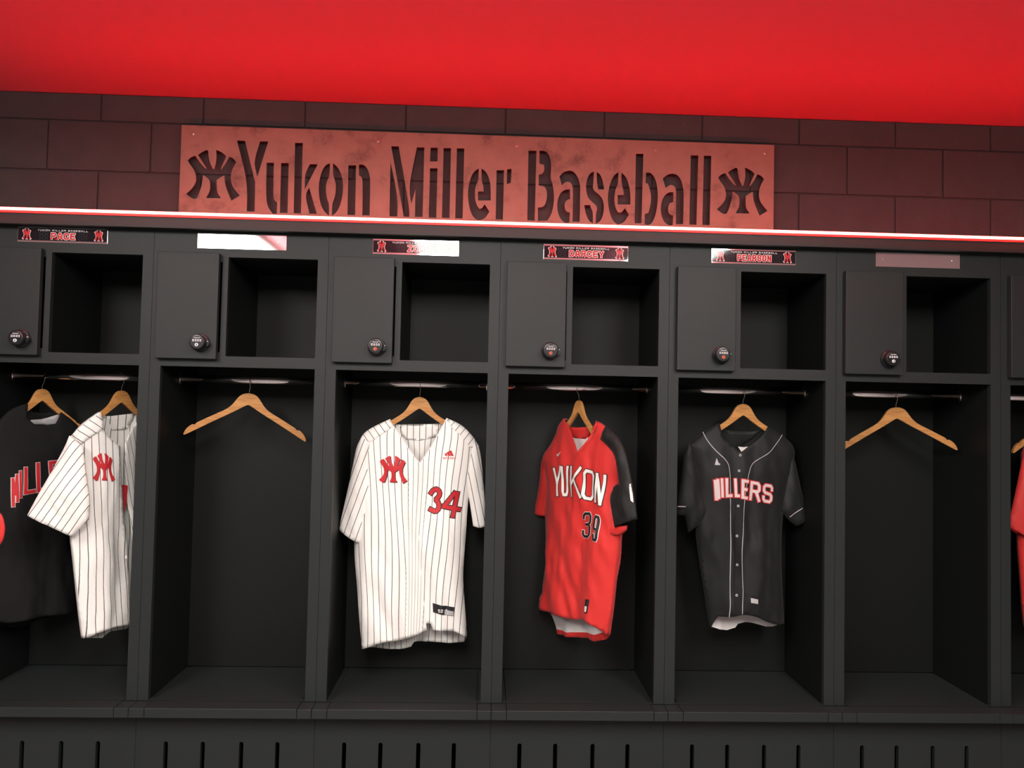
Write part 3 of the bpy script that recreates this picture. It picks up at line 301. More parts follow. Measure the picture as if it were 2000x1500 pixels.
# ------------------------------------------------------------------ the room shell
mb = MB(); mb.box(-4.2, 6.2, -6.2, 0.5, -0.1, 0.0, 'carpet'); tag(mb.build('floor'), kind='structure')
mb = MB(); mb.box(-4.2, 6.2, -6.2, 0.5, ZC, ZC+.1, 'red_paint'); tag(mb.build('ceiling'), kind='structure')
mb = MB(); mb.box(-4.2, -4.1, -6.2, 0.386, 0, ZC, 'room_wall'); tag(mb.build('wall_left'), kind='structure')
mb = MB(); mb.box(6.1, 6.2, -6.2, 0.386, 0, ZC, 'room_wall'); tag(mb.build('wall_right'), kind='structure')
mb = MB(); mb.box(-4.1, 6.1, -6.2, -6.1, 0, ZC, 'room_wall'); tag(mb.build('wall_front'), kind='structure')
mb = MB(); mb.box(-4.2, 6.2, 0.386, 0.5, 0, ZC, 'joint')
row = 0; z = 0.0
zs = [2.402 - .2036*k for k in range(11, -1, -1)] + [2.402+.2036, ZC+.0]
for r in range(len(zs)-1):
    z0, z1 = zs[r]+.003, zs[r+1]-.003
    if z1 > ZC: z1 = ZC-.0005
    off = (-.191 if (r % 2 == 0) == ((len(zs)-3) % 2 == 0) else -.394)
    if z0 < 1.8: 
        mb.box(-4.1, 6.1, .3835, .387, z0, z1, 'block'); continue      # behind the lockers: one plain course
    k = -10
    while off + .4072*k < 6.1:
        x0 = max(-4.1, off + .4072*k + .003); x1 = min(6.1, off + .4072*(k+1) - .003)
        if x1 > x0: mb.box(x0, x1, .380, .387, z0, z1, 'block')
        k += 1
tag(mb.build('wall_back', bevel=.002), kind='structure')

# ------------------------------------------------------------------ ceiling lights
for i, (xr, lab) in enumerate(((-.46, 'left'), (1.205, 'middle'), (2.757, 'right'))):
    e = empty('ceiling_light', (xr-.25, -2.85, ZC)); tag(e, 'long white ceiling light hung under the red ceiling, %s one of the row' % lab, 'ceiling light', 'white ceiling lights over the room')
    h = MB(); h.box(-.255, .255, -1.255, 1.255, -.0715, -.035, 'white_metal'); h.box(-.05, .05, -1.1, 1.1, -.035, 0, 'white_metal'); h.build('housing', e, bevel=.003)
    h = MB(); h.box(-.262, .262, -1.262, 1.262, -.137, -.072, 'lens'); h.build('lens', e)

# ------------------------------------------------------------------ lockers
def lock_mesh(btn):
    mb = MB(); x, z = 0, 0
    mb.disc_y(x, z, [(0, .0275), (-.007, .0275), (-.0095, .0255)], 'lock_black')
    mb.disc_y(x-.001, z, [(-.0095, .0235), (-.026, .0235), (-.0295, .0215), (-.0300, .0185)], 'lock_black')
    mb.rings([[(x+.020+a*.010, y, z-.004+c*.011) for a, c in ((0,-1),(.8,-.6),(1,0),(.8,.6),(0,1))] for y in (0, -.016)], 'lock_black')
    for k in range(4):
        cx = -.0115 + k*.0072
        mb.box(cx-.0022, cx+.0022, -.0312, -.0298, .0015, .0082, 'lock_white')
        mb.box(cx-.0009, cx+.0009, -.0316, -.0311, .0028, .0070, 'lock_black')
    for k in range(6): mb.box(-.0095+k*.0031, -.0095+k*.0031+.0022, -.0306, -.0298, .0115, .0137, 'lock_white')
    mb.disc_y(-.001, -.0085, [(-.0298, .0052), (-.032, .0052), (-.0325, .0045)], btn, 16)
    mb.box(-.0016, .0006, -.0332, -.0324, -.0115, -.0055, 'lock_black')
    mb.disc_y(.0262, .0035, [(-.0095, .0014), (-.0175, .0014)], 'lock_white', 10)
    return mb
def make_frame():
    mb = MB()
    plate(mb, rect(.0006, W-.0006, .452, 2.122), [rect(.037, .573, .453, 1.608), rect(.2602, .5728, 1.6465, 1.9967), rect(.05, .24, 1.66, 1.98)], 0, .019, 'laminate')
    return mb
LOCKERS = [  # index, label, plate x0, x1, z0, plate kind/name, button
 (-1, 'charcoal locker with pinstripe jersey and black pullover hanging in it, leftmost', .140, .449, 2.031, 'PACE', 'lock_white'),
 (0, 'empty charcoal locker with blank shiny plate and bare hanger, left of the large pinstripe jersey', .1507, .4607, 2.026, None, 'lock_white'),
 (1, 'charcoal locker holding the large white pinstripe jersey numbered 34', .155, .460, 2.023, 'ZOD', 'lock_orange'),
 (2, 'charcoal locker holding the red and black jersey numbered 39', .153, .458, 2.0215, 'DARCEY', 'lock_orange'),
 (3, 'charcoal locker holding the black button-up jersey with piping', .151, .459, 2.024, 'PEARSON', 'lock_orange'),
 (4, 'empty charcoal locker with blank pinkish plate and bare hanger, right of the black jersey', .1455, .4575, 2.0285, None, 'lock_white'),
 (5, 'charcoal locker cut off by the right edge, plain red jersey inside', .150, .459, 2.026, None, 'lock_white'),
]
fr_me = side_me = None
def build_locker():
    e = empty('locker', (0, 0, 0))
    make_frame().build('frame', e, bevel=.0012)
    for x0 in (.0008, W-.0358):
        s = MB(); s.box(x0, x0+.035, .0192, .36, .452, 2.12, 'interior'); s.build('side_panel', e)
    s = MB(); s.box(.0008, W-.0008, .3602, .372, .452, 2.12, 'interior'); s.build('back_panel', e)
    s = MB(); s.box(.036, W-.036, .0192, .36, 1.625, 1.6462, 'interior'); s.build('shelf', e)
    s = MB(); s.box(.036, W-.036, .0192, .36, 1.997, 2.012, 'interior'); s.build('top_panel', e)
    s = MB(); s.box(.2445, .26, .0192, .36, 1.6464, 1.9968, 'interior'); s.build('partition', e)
    # bench: fixed strips at both sides, loose lid in the middle, slotted panel below
    for x0, x1 in ((.0008, .0518), (.562, W-.0008)):
        s = MB(); s.box(x0, x1, -.066, .36, .418, .4495, 'laminate'); s.build('seat_strip', e, bevel=.0015)
    s = MB(); s.box(.0532, .5606, -.066, .36, .418, .4505, 'laminate'); s.build('seat_lid', e, bevel=.0015)
    slots = []
    for x in (.103, .2285, .360, .4835):
        c = []
        for k in range(9): a = math.pi*k/8; c.append((x+.0074*math.cos(a), .3055+.0074*math.sin(a)))
        for k in range(9): a = math.pi+math.pi*k/8; c.append((x+.0074*math.cos(a), .0955+.0074*math.sin(a)))
        slots.append(c)
    s = MB(); plate(s, rect(.0006, W-.0006, .001, .4178), slots, 0, .018, 'laminate'); s.box(.02, W-.02, .12, .125, .02, .41, 'slot_dark'); s.build('base_panel', e, bevel=.001)
    # door
    d = MB(); d.box(.0245, .235, -.024, -.0035, 1.634, 2.006, 'laminate'); d.box(.04, .06, -.0036, .001, 1.70, 1.72, 'laminate'); d.box(.04, .06, -.0036, .001, 1.92, 1.94, 'laminate')
    door = d.build('door', e, bevel=.0015)
    # rod
    r = MB(); n = 24
    r.rings([[(x, .18+.0085*math.cos(2*math.pi*i/n), 1.571+.0145*math.sin(2*math.pi*i/n)) for i in range(n)] for x in (.0372, .5728)], 'chrome')
    rod = r.build('clothes_rod', e, smooth=True, fix=True); me = rod.data
    for x0, x1 in ((.0365, .041), (.569, .5735)):
        r = MB(); r.rings([[(x, .18+.014*math.cos(2*math.pi*i/n), 1.570+.021*math.sin(2*math.pi*i/n)) for i in range(n)] for x in (x0, x1)], 'chrome'); r.build('rod_socket', rod, bevel=.001)
    return e
def copy_tree(o, parent=None):
    c = o.copy(); COL.objects.link(c)
    if parent: c.parent = parent
    for ch in list(o.children): copy_tree(ch, c)
    return c
def sticker(x0, x1, z0, z1, name, parent):
    y = -.0016
    s = MB(); s.box(x0+.0015, x1-.0015, y-.0006, y, z0+.006, z1-.006, 'sticker'); y -= .0007
    fn = lambda dy: (lambda a, b: (a, y-dy, b))
    for ex in (x0+.017, x1-.045):
        for hw, mt, dy in ((.0022, 'sticker_white', .0002), (0, 'sticker_red', .0006)):
            P = [(ex-hw+(.029+2*hw)*u, z0+.0085-hw+(.0375+2*hw)*v) for u, v in EMBLEM]
            V, T = region(P); s.add([(a, y-dy, b) for a, b in V], T, mt)
    wn = min(.125, .021*len(name)); c = (x0+x1)/2 + .002; rnd = random.Random(name)
    for ch, q in text_quads(name, c-wn/2, c+wn/2, z0+.0105, z0+.0345, .22):
        for ln in glyph_lines(ch, q, .0027): stroke(s, ln, .0041, 'sticker_white', fn(.0002))
        for ln in glyph_lines(ch, q, .0027): stroke(s, ln, .0025, 'sticker_red', fn(.0005))
        # slab serifs at the feet and heads of the letters
        if ch in 'PAREN':
            for u in (q[3][0]+.002, q[2][0]-.002):
                if not (ch in 'P' and u > c) and not (ch == 'E'): stroke(s, [(u-.0022, q[3][1]+.0018), (u+.0022, q[3][1]+.0018)], .0018, 'sticker_red', fn(.0005))
    for ch, q in text_quads('YUKON MILLER BASEBALL', x0+.068, x1-.068, z0+.0395, z0+.0455, .35, .001):
        for ln in glyph_lines(ch, q, .0006): stroke(s, ln, .0006, 'sticker_white', fn(.0003))
    for sx in (-1, 1):
        for i in range(4):
            for j in range(5):
                x = c + sx*(wn/2+.012+i*.0085); z = z0+.012+j*.0065
                if x < x0+.05 or x > x1-.05: continue
                d = .0022 if (i+j) % 2 else -.0022
                stroke(s, [(x-.0025, z-d*.6), (x+.0025, z+d*.6)], .0005, 'sticker_grey', fn(.0001))
    s.build('sticker', parent)
first = None
doors = []
for (k, lab, px0, px1, pz, name, btn) in LOCKERS:
    e = build_locker() if first is None else copy_tree(first)
    if first is None: first = e
    e.location = (k*W, 0, 0); tag(e, lab, 'locker', 'row of charcoal lockers')
    doors.append((e, [c for c in e.children if c.name.split('.')[0] == 'door'][0]))
for (k, lab, px0, px1, pz, name, btn), (e, door) in zip(LOCKERS, doors):
    lk = lock_mesh(btn).build('combination_lock', door, bevel=.0004); lk.location = (.182, -.024, 1.69); lk.scale = (1.14, 1.14, 1.14)
    if btn == 'lock_orange': lk['label'] = 'black combination lock with orange button'
    p = MB(); p.box(px0, px1, -.0016, 0, pz, pz+.0545, 'brushed')
    pl = p.build('nameplate', e, bevel=.0003)
    if name: sticker(px0, px1, pz, pz+.0545, name, pl)
    else:
        pl['label'] = 'blank metal nameplate'
        for x in (px0+.028, px1-.028):
            s = MB(); s.disc_y(x, pz+.028, [(-.0016, .0035), (-.0028, .0032), (-.0034, .0018)], 'screw', 14); s.build('screw', pl, smooth=False)

# crown board and LED line on top of the lockers
XA, XB = -.61, 6*W
mb = MB(); mb.box(XA, XB, -.040, .372, 2.1225, 2.1275, 'laminate'); mb.box(XA, XB, -.040, -.0215, 2.085, 2.1225, 'laminate'); mb.box(XA, XB, -.0215, -.0005, 2.092, 2.1225, 'laminate')
tag(mb.build('crown_board', bevel=.001), 'long charcoal board capping the whole row of lockers', 'trim board')
e = empty('led_strip', (0, 0, 0)); tag(e, 'glowing red LED strip along the top edge of the lockers', 'led light')
n = 10
s = MB(); s.rings([[(x, -.0448+.0044*math.cos(2*math.pi*i/n), 2.1358+.0047*math.sin(2*math.pi*i/n)) for i in range(n)] for x in (XA, XB)], 'led_core'); s.build('light_tube', e, smooth=True)
s = MB(); s.box(XA, XB, -.0432, -.0402, 2.1232, 2.1308, 'led_bloom'); s.build('bloom_bar', e)  # added glowing bar under the tube, stands in for its red bloom

# ------------------------------------------------------------------ the cut-out steel sign
mb = MB()
SX0, SX1, SZ0, SZ1 = -.058, 2.338, 2.15, 2.5885
plate(mb, rect(SX0, SX1, SZ0, SZ1), [chaikin(h, 2, 52) for h in SIGN_HOLES], .345, .349, 'rust')
e = empty('steel_sign', (0, 0, 0)); tag(e, 'long rusty steel sign with cut-out letters reading Yukon Miller Baseball', 'sign')
mb.build('sign_plate', e)
for i, (x, z) in enumerate(SIGN_SCREWS):
    s = MB(); s.disc_y(x, z, [(.385, .004), (.345, .004), (.345, .0062), (.3425, .0055), (.3415, .003)], 'screw', 14); s.build('screw', e)

# ------------------------------------------------------------------ hangers
def hanger_meshes():
    half = [(0, 0), (.018, -.0025), (.032, -.010), (.042, -.021), (.052, -.036), (.065, -.053), (.084, -.069), (.12, -.088), (.16, -.110), (.191, -.127), (.1945, -.134), (.199, -.135), (.203, -.133), (.215, -.140), (.228, -.154), (.236, -.172), (.2335, -.177), (.222, -.172), (.2, -.159), (.16, -.136), (.12, -.113), (.06, -.080), (.02, -.056), (.008, -.049), (0, -.046)]
    half = [(x*.93, z*.95) for x, z in half]
    P = half + [(-x, z) for x, z in reversed(half[1:-1])]
    P = list(reversed(P))
    V, T = region(chaikin(P, 1, 60)); L = chaikin(P, 1, 60); n = len(L)
    mb = MB(); bow = lambda x: -.10*x*x
    for y, sgn in ((-.006, 1), (.006, -1)):
        mb.add([(x, y+bow(x), z) for x, z in V], [t if sgn > 0 else tuple(reversed(t)) for t in T], 'beech')
    mb.add([(x, -.006+bow(x), z) for x, z in L]+[(x, .006+bow(x), z) for x, z in L], [(i, (i+1) % n, n+(i+1) % n, n+i) for i in range(n)], 'beech')
    hk = MB(); pts = [(0, 0, -.012), (0, 0, .012), (.003, -.004, .022), (.002, -.0115, .032), (0, -.0135, .05)]
    for k in range(9): a = math.pi*k/8; pts.append((-.001-.001*k, -.0125*math.cos(a), .052+.0165*math.sin(a)))
    pts.append((-.011, .0128, .042))
    hk.tube(pts, .0013, 'wire', 8)
    return mb, hk
HG = [ # x, yaw deg, tilt deg, label
 (-.466, 58, 0, 'wooden hanger inside the black pullover, leftmost'), (-.177, 56, 0, 'wooden hanger holding the pinstripe jersey cut off by the locker post'),
 (.2934, 8, 2.5, 'bare wooden hanger in the empty locker left of the large pinstripe jersey'), (.9295, 2, 0, 'wooden hanger holding the white pinstripe jersey numbered 34'),
 (1.533, -54, 0, 'wooden hanger holding the red jersey numbered 39'), (2.163, 4, 0, 'wooden hanger holding the black jersey with piping'),
 (2.7606, -6, -2.0, 'bare wooden hanger in the empty locker at the right'), (3.40, 0, 0, 'wooden hanger holding the red jersey at the right edge')]
h0 = None
for x, yaw, tilt, lab in HG:
    sc = 1.0 if 'bare' in lab else {1.533: .53, -.466: .72, -.177: .74}.get(x, .84)
    if h0 is None:
        h0 = empty('clothes_hanger', (0, 0, 0)); a, b = hanger_meshes(); a.build('wooden_arms', h0, bevel=.0025, fix=True); b.build('hook', h0, smooth=True); e = h0
    else: e = copy_tree(h0)
    e.location = (x, .18, 1.521); e.rotation_euler = (0, math.radians(tilt), math.radians(yaw)); e.scale = (sc, 1, 1); tag(e, lab, 'hanger', 'wooden clothes hangers on the locker rods')

# ------------------------------------------------------------------ hanging clothes
class Cloth:
    def __init__(s, g, seed, dm=.036, fold=.012, d0=.0078, warp=None):
        s.g = g; s.seed = seed; s.dm = dm; s.fold = fold; s.d0 = d0
        ph = math.radians(g['phi']); s.t = Vector((math.cos(ph), math.sin(ph), 0)); s.n = Vector((math.sin(ph), -math.cos(ph), 0)); s.P = Vector((*g['P0'], 0))
        s.sil = g.get('sil'); s.sil2 = g.get('sil2'); s.warp = warp or (lambda a, b: a)
        s.zt = max(p[1] for p in g['front']) if 'front' in g else 0
    def depth(s, a, b, back=False):
        d = min(dpoly((a, b), s.sil), dpoly((a, b), s.sil2))
        h = s.zt - b
        f = 1 - math.exp(-d/.035); ff = 1 - math.exp(-d/.015)
        base = s.d0 + s.dm*f*min(1, .45+h*3)
        ramp = min(1, .25 + h*1.6)
        k = s.seed*7.3 + (50 if back else 0)
        nz = 1.25*noise.noise(Vector((a*15, b*2.6, k))) + .5*abs(noise.noise(Vector((a*34, b*4.2, k+3)))) + .55*noise.noise(Vector((a*26+b*9, b*7, k+9))) + .12*noise.noise(Vector((a*50-b*20, b*20, k+5)))
        return base + ff*ramp*s.fold*nz
    def w(s, a, b, n): return s.P + s.t*a + s.n*n + Vector((0, 0, b))
    def front(s, off): return lambda a, b: s.w(a, b, s.depth(a, b) + off)
    def sheet(s, mb, outline, mt, back=False, step=.011, off=0.0, warp=None):
        V, T = region(chaikin(outline, 2, 38), (), step); wf = warp or s.warp
        vs = [s.w(a, b, (-1 if back else 1)*(s.depth(a, b, back)+off)) for a, b in V]
        mb.add(vs, T, mt, [(wf(a, b), b) for a, b in V])
    def seam(s, mb, outline, mt):
        O = resample(chaikin(outline, 2, 38), .011)
        for i in range(len(O)):
            p, q = O[i-1], O[i]; c = ((p[0]+q[0])/2, (p[1]+q[1])/2)
            if min(dpoly(c, s.sil), dpoly(c, s.sil2)) < .006:
                mb.add([s.w(*p, s.depth(*p)), s.w(*q, s.depth(*q)), s.w(*q, -s.depth(*q, True)), s.w(*p, -s.depth(*p, True))], [(0, 1, 2, 3)], mt, [(.0119, 0)]*4)
def shirt(name, g, cl, body_mt, label, cat, back_mt=None, group=None):
    e = empty(name, (0, 0, 0)); tag(e, label, cat, group)
    mb = MB(); cl.sheet(mb, g['front'], body_mt); cl.seam(mb, g['front'], body_mt)
    mb.build('front_panel', e, smooth=True, solid=.0012, fix=True)
    mb = MB(); cl.sheet(mb, g['back'], back_mt or body_mt, back=True); mb.build('back_panel', e, smooth=True, solid=.0012)
    return e
def sleeve(e, cl, outline, mt, axis, dm=.020, off=.004, seed=1, name='sleeve', top=None, warp=None):
    """flattened tube: two sheets bulging away from each other, closed along its long edges, open at the cuff"""
    O = resample(chaikin(outline, 2, 38), .011); ax = Vector((axis[0], axis[1])).normalized()
    V, T = region(O, (), .011)
    lo = max(p[0]*ax.x+p[1]*ax.y for p in outline); hi = min(p[0]*ax.x+p[1]*ax.y for p in outline)
    # edges whose direction runs along the sleeve are closed
    E = [(O[i-1], O[i]) for i in range(len(O))]
    cl_e = [e_ for e_ in E if abs((e_[1][0]-e_[0][0])*ax.x+(e_[1][1]-e_[0][1])*ax.y) > .55*math.dist(*e_) or (e_[0][0]*ax.x+e_[0][1]*ax.y) < hi+.35*(lo-hi)]
    def dp(a, b, k):
        d = min(dseg((a, b), *q) for q in cl_e)
        f = 1-math.exp(-d/.022)
        return .003 + dm*f + f*.013*(noise.noise(Vector((a*22, b*9, seed*3.1+k))) + .5*noise.noise(Vector((a*50+b*22, b*18, seed+k))))
    perp = Vector((-ax.y, ax.x)); wf = warp or (lambda a, b: a*perp.x+b*perp.y)
    mb = MB(); base = off
    mb.add([cl.w(a, b, base+dp(a, b, 0)) for a, b in V], T, mt, [(wf(a, b), b) for a, b in V])
    mb.add([cl.w(a, b, base-dp(a, b, 7)) for a, b in V], T, mt, [(wf(a, b), b) for a, b in V])
    L = []
    for a, b in cl_e: L.append((a, b))
    for a, b in L: mb.add([cl.w(*a, base+dp(*a, 0)), cl.w(*b, base+dp(*b, 0)), cl.w(*b, base-dp(*b, 7)), cl.w(*a, base-dp(*a, 7))], [(0, 1, 2, 3)], mt, [(wf(*a), 0), (wf(*b), 0)]*2)
    o = mb.build(name, e, smooth=True, solid=.0012, fix=True)
    return o, (lambda o2: (lambda a, b: cl.w(a, b, base+dp(a, b, 0)+o2)))
def patch(mb, cl, P, mt, off, step=.006, fn=None):
    off += .0009 if off else 0
    V, T = region(P, (), step); f = fn or cl.front(off); mb.add([f(a, b) for a, b in V], T, mt)
def lettering(e, cl, glyphs, hw, out, mt, mt_out, name='lettering', label=None):
    s = MB(); fo, fi = cl.front(.0020), cl.front(.0031)
    for ch, q in glyphs:
        for ln in glyph_lines(ch, q, hw):
            stroke(s, ln, hw+out, mt_out, fo, .008); stroke(s, ln, hw, mt, fi, .008)
    o = s.build(name, e, smooth=True)
    if label: o['label'] = label
    return o
def emblem(e, cl, q, mt, mt_out=None, sh=(.0025, -.0025)):
    s = MB(); tl, tr, br, bl = q
    def mp(u, v, dx=0, dz=0): return (bl[0]*(1-u)*(1-v)+br[0]*u*(1-v)+tl[0]*(1-u)*v+tr[0]*u*v+dx, bl[1]*(1-u)*(1-v)+br[1]*u*(1-v)+tl[1]*(1-u)*v+tr[1]*u*v+dz)
    if mt_out: patch(s, cl, [mp(u, v, *sh) for u, v in EMBLEM], mt_out, .0014)
    patch(s, cl, [mp(u, v) for u, v in EMBLEM], mt, .0026)
    o = s.build('emblem', e, smooth=True); o['label'] = 'red interlocked letter emblem'; return o
def seam_line(e, cl, line, hw, mt, name, off=.0012, label=None, fn=None):
    s = MB(); f = fn or cl.front(off)
    L = chaikin(line, 2, 60, closed=False)
    for i in range(len(L)-1): stroke(s, [L[i], L[i+1]], hw, mt, f, .008)
    o = s.build(name, e)
    if label: o['label'] = label
    return o

# --- white pinstripe jersey, number 34
g = ZOD
def zw(a, b):
    h = max(0, 1.37 - b); c = .0 + .012*math.sin(b*9)
    return a - (.085*h - .035*h*h)*(1 if a < .0 else -1)*min(1, abs(a)/.03) + .003*math.sin(a*30+b*14)
cl = Cloth(g, 1, fold=.017, warp=zw)
e = shirt('baseball_jersey', g, cl, 'pinstripe', 'white pinstripe jersey with red number 34 on a wooden hanger', 'jersey', group=None)
yw = lambda sgn: (lambda a, b: a*.80 - sgn*b*.62)
for yk, sg in ((g['yokeL'], -1), (g['yokeR'], 1)):
    s = MB(); cl.sheet(s, yk, 'pinstripe', off=.0022, warp=yw(sg)); s.build('shoulder_yoke', e, smooth=True, solid=.001)
s = MB(); V, T = region(g['band'], (), .012); s.add([cl.w(a, b, -cl.depth(a, b, True)+.002) for a, b in V], T, 'pinstripe', [(a, b) for a, b in V]); s.build('collar_band', e, smooth=True, solid=.0015)
sleeve(e, cl, g['sleeveL'], 'pinstripe', (-.33, -1), seed=2, off=.018)
sleeve(e, cl, g['sleeveR'], 'pinstripe', (.22, -1), seed=3, off=.010)
seam_line(e, cl, g['placket'], .0010, 'white_cloth', 'placket_edge', .0032)
seam_line(e, cl, g['edgeL'], .0014, 'white_cloth', 'neck_edge', .0012); seam_line(e, cl, g['edgeR'], .0014, 'white_cloth', 'neck_edge', .0012)
q = g['d_emblem']; emblem(e, cl, [q[0], q[1], q[2], q[3]], 'patch_red', 'patch_black')
s = MB()
for hw, mt, o_ in ((.0102, 'patch_black', .0020), (.0070, 'patch_red', .0031)):
    for ln in (g['d_three'], g['d_four'], g['d_four2'], g['d_four3']): stroke(s, chaikin(ln, 1, 200, False), hw, mt, cl.front(o_), .008)
s.build('number', e, smooth=True)['label'] = 'red number 34 outlined in black'
s = MB()
for k in ('d_logo1', 'd_logo2', 'd_logo3'): patch(s, cl, g[k], 'patch_red', .002)
tl, tr, br, bl = g['d_logotext']
for ch, qq in text_quads('adidas', tl[0], tr[0], (bl[1]+br[1])/2+.001, (tl[1]+tr[1])/2-.0005, .3):
    for ln in glyph_lines(ch, qq, .0006): stroke(s, ln, .0006, 'patch_red', cl.front(.002))
s.build('chest_logo', e)
s = MB(); patch(s, cl, g['d_tag'], 'patch_black', .0014); patch(s, cl, g['d_tagw'], 'tag_grey', .0024)
tl, tr, br, bl = g['d_tagnum']
for ch, qq in text_quads('52', bl[0], br[0], bl[1], tr[1], .3):
    for ln in glyph_lines(ch, qq, .0008): stroke(s, ln, .0010, 'patch_white', cl.front(.0040))
s.build('hem_tag', e)

# --- red and black jersey, number 39
g = RED; cl = Cloth(g, 4, dm=.034, fold=.017)
e = shirt('baseball_jersey', g, cl, 'red_cloth', 'red jersey with black shoulder, white YUKON lettering and number 39', 'jersey')
for k in ('neck_in', 'hem_in'):
    s = MB(); V, T = region(g[k], (), .012); s.add([cl.w(a, b, -cl.depth(a, b, True)+.0018) for a, b in V], T, 'white_cloth'); s.build('lining', e, smooth=True)['label'] = 'white inner lining'
s = MB(); V, T = region(g['band'], (), .012); s.add([cl.w(a, b, -cl.depth(a, b, True)+.003) for a, b in V], T, 'red_cloth'); s.build('collar_band', e, smooth=True, solid=.0015)
s = MB(); V, T = region(g['hemband'], (), .010); s.add([cl.w(a, b, -cl.depth(a, b, True)+.003) for a, b in V], T, 'red_cloth'); s.build('hem_band', e, smooth=True, solid=.001)
sleeve(e, cl, g['sleeveL'], 'red_cloth', (-.25, -1), seed=5, off=.0)[0]['label'] = 'red sleeve on the far side'
so, sf = sleeve(e, cl, g['sleeveR'], 'black_cloth', (.25, -1), seed=6, off=.026); so['label'] = 'black sleeve on the near side'
sleeve(e, cl, g['cuffR'], 'red_cloth', (.25, -1), seed=7, off=.018, name='under_cuff', dm=.010)
seam_line(e, cl, g['placket'], .0010, 'red_cloth', 'placket_edge', .0022); seam_line(e, cl, g['placket2'], .0010, 'red_cloth', 'placket_edge', .0022)
seam_line(e, cl, g['edgeL'], .0040, 'red_cloth', 'neck_edge', .0016); seam_line(e, cl, g['edgeR'], .0050, 'red_cloth', 'neck_edge', .0016)
lettering(e, cl, [(c, g['d_'+c]) for c in 'YUKON'], .0056, .0030, 'patch_white', 'patch_black', label='white YUKON lettering outlined in black')
lettering(e, cl, [('3', g['d_3']), ('9', g['d_9'])], .0050, .0018, 'patch_black', 'patch_white', name='number', label='black number 39 outlined in white')
s = MB(); patch(s, cl, g['d_swoosh'], 'patch_white', .002); s.build('chest_logo', e)
s = MB(); patch(s, cl, g['d_tag'], 'patch_black', .0014); patch(s, cl, g['d_tagw'], 'patch_white', .0024); s.build('hem_tag', e)
s = MB(); patch(s, cl, g['d_sleevemark'], 'patch_white', 0, fn=sf(.0025)); s.build('sleeve_mark', e)

# --- black button-up jersey
g = BLK; cl = Cloth(g, 8, dm=.036, fold=.016)
e = shirt('baseball_jersey', g, cl, 'black_cloth', 'black button-up jersey with white piping and MILLERS lettering', 'jersey')
s = MB(); V, T = region(g['hem_in'], (), .012); s.add([cl.w(a, b, -cl.depth(a, b, True)+.0018) for a, b in V], T, 'white_cloth'); s.build('lining', e, smooth=True)['label'] = 'white inner lining'
cb = [g['back'][0], g['back'][1], g['back'][2], g['back'][3], g['back'][4], g['front'][6], g['front'][5], g['front'][3], g['front'][2], g['front'][1]]
V, T = region(cb, (), .012); s = MB(); s.add([cl.w(a, b, -cl.depth(a, b, True)+.003) for a, b in V], T, 'black_cloth'); s.build('collar_band', e, smooth=True, solid=.0012)
s = MB(); V, T = region(g['lining'], (), .012); s.add([cl.w(a, b, -cl.depth(a, b, True)+.006) for a, b in V], T, 'white_cloth'); s.build('neck_label', e)
sleeve(e, cl, g['sleeveL'], 'black_cloth', (-.3, -1), seed=9, off=.014); so, sf = sleeve(e, cl, g['sleeveR'], 'black_cloth', (.3, -1), seed=10, off=.008)
seam_line(e, cl, g['d_pipeL'], .0013, 'tag_grey', 'piping', .0017, 'white piping'); seam_line(e, cl, g['d_pipeR'], .0011, 'tag_grey', 'piping', .0017, 'white piping')
seam_line(e, cl, g['placket'], .0008, 'lock_black', 'placket_edge', .0022)
seam_line(e, cl, g['d_cuffR'], .0012, 'patch_pink', 'cuff_piping', fn=sf(.0025))
seam_line(e, cl, g['d_cuffL'], .0014, 'patch_pink', 'cuff_piping', fn=lambda a, b: cl.w(a, b, .044))
for a, b in g['d_buttons']:
    p = cl.front(.003)(a, b); s = MB(); s.disc_y(0, 0, [(0, .0048), (-.0018, .0048), (-.0024, .0038)], 'button', 16); s.disc_y(0, 0, [(-.0022, .0022), (-.0026, .0020)], 'lock_black', 10); o = s.build('button', e); o.location = p; o.rotation_euler = (0, 0, math.radians(g['phi']))
lettering(e, cl, [('M', g['d_M']), ('I', g['d_I']), ('L', g['d_L']), ('L', g['d_L2']), ('E', g['d_E']), ('R', g['d_R']), ('S', g['d_S'])], .0052, .0032, 'patch_pink', 'patch_red', label='pale MILLERS lettering outlined in red')
s = MB(); patch(s, cl, g['d_logo'], 'tag_grey', .002); s.build('chest_logo', e)
s = MB(); patch(s, cl, g['d_tag'], 'lock_black', .0014); patch(s, cl, g['d_tagw'], 'tag_grey', .0024); s.build('hem_tag', e)

# --- pinstripe jersey half hidden by the post
g = PAC
pw = lambda a, b: a*1.0 - .05*max(0, 1.37-b) + .004*math.sin(b*8+a*20)
cl = Cloth(g, 12, dm=.030, fold=.015, warp=pw)
e = empty('baseball_jersey', (0, 0, 0)); tag(e, 'white pinstripe jersey hanging turned, partly hidden behind a locker post', 'jersey')
mb = MB(); cl.sheet(mb, g['front'], 'pinstripe'); cl.seam(mb, g['front'], 'pinstripe'); mb.build('front_panel', e, smooth=True, solid=.0012, fix=True)
mb = MB(); V, T = region(chaikin(g['front2'], 2, 38), (), .011); mb.add([cl.w(a, b, cl.depth(a, b)-.014) for a, b in V], T, 'pinstripe', [(a*1.2+b*.25, b) for a, b in V]); mb.build('front_panel', e, smooth=True, solid=.0012)
mb = MB(); cl.sheet(mb, g['back'], 'pinstripe', back=True); mb.build('back_panel', e, smooth=True, solid=.0012)
s = MB(); V, T = region(g['band'], (), .012); s.add([cl.w(a, b, -cl.depth(a, b, True)+.003) for a, b in V], T, 'pinstripe', [(a*.8, b) for a, b in V]); s.build('collar_band', e, smooth=True, solid=.0012)
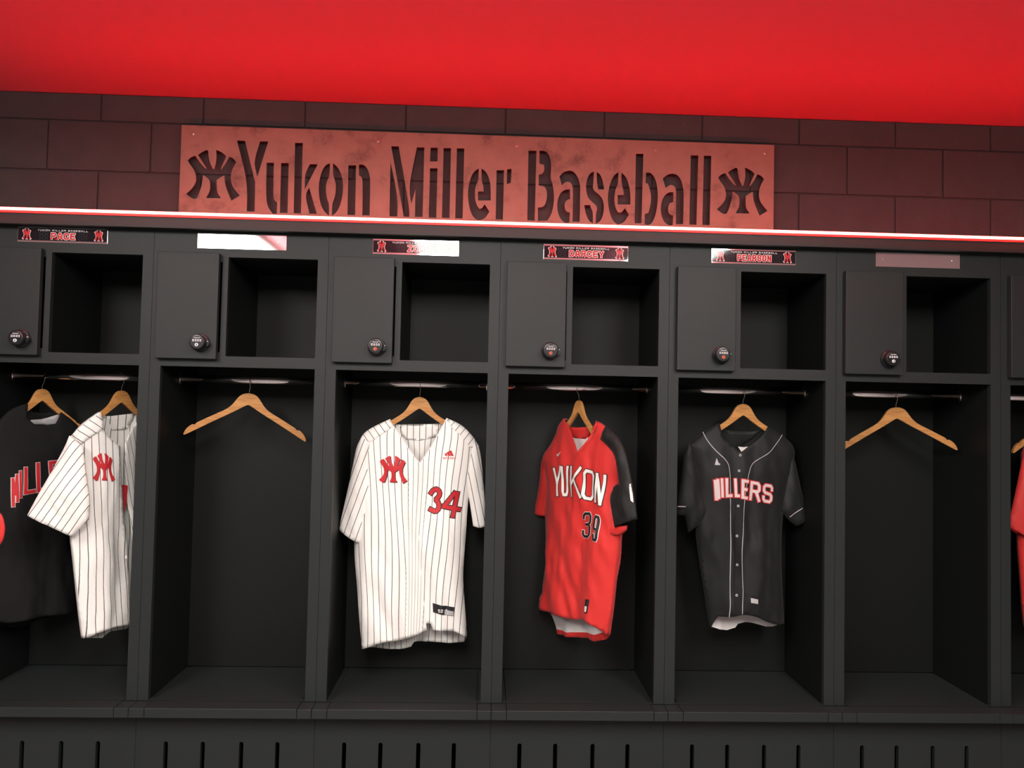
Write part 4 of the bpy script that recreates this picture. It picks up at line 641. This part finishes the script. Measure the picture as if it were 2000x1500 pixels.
s = MB(); cl.sheet(s, g['yokeL'], 'pinstripe', off=.0022, warp=lambda a, b: a*.55+b*.72); s.build('shoulder_yoke', e, smooth=True, solid=.001)
q = g['d_emblem']; emblem(e, cl, q, 'patch_red', 'patch_black', (.0015, -.0015))
s = MB(); V, T = region(g['d_num'], (), .01); s.add([cl.w(a, b, cl.depth(a, b)-.010) for a, b in V], T, 'patch_red'); s.build('number', e)
c2 = Cloth(dict(P0=PAC_SLEEVE['P0'], phi=PAC_SLEEVE['phi']), 13)
sleeve(e, c2, PAC_SLEEVE['outline'], 'pinstripe', (-.62, -1), seed=14, off=.0, dm=.016)

# --- black pullover behind it
g = SWT; cl = Cloth(g, 15, dm=.034, fold=.012)
e = shirt('pullover', g, cl, 'fleece', 'black pullover with red block lettering, behind the turned pinstripe jersey', 'pullover')
s = MB(); V, T = region(chaikin(g['lining'], 1, 60), (), .012); s.add([cl.w(a, b, -cl.depth(a, b, True)+.004) for a, b in V], T, 'grey_cloth'); s.build('neck_lining', e, smooth=True, solid=.001)
lettering(e, cl, [('M', g['d_M']), ('I', g['d_I'])], .0040, .0018, 'patch_red', 'patch_pink')
lettering(e, cl, [('L', g['d_L']), ('L', g['d_L2']), ('E', g['d_E'])], .0062, .0020, 'patch_red', 'patch_pink', label='red lettering outlined in pale grey')
# --- red sleeve at the left edge
c2 = Cloth(dict(P0=LFT['P0'], phi=0), 16)
e = empty('red_shirt', (0, 0, 0)); tag(e, 'red shirt of which only a sleeve shows at the left edge', 'shirt')
sleeve(e, c2, LFT['outline'], 'red_cloth', (.1, -1), seed=17, dm=.012)
# --- red jersey at the right edge
g = RRD; cl = Cloth(g, 18, dm=.034, fold=.012)
e = shirt('baseball_jersey', g, cl, 'red_cloth', 'red jersey in the last locker, cut off by the right edge of the photo', 'jersey')
sleeve(e, cl, g['sleeveL'], 'red_cloth', (-.33, -1), seed=19, off=.018)
sleeve(e, cl, g['sleeveR'], 'red_cloth', (.22, -1), seed=20, off=.010)
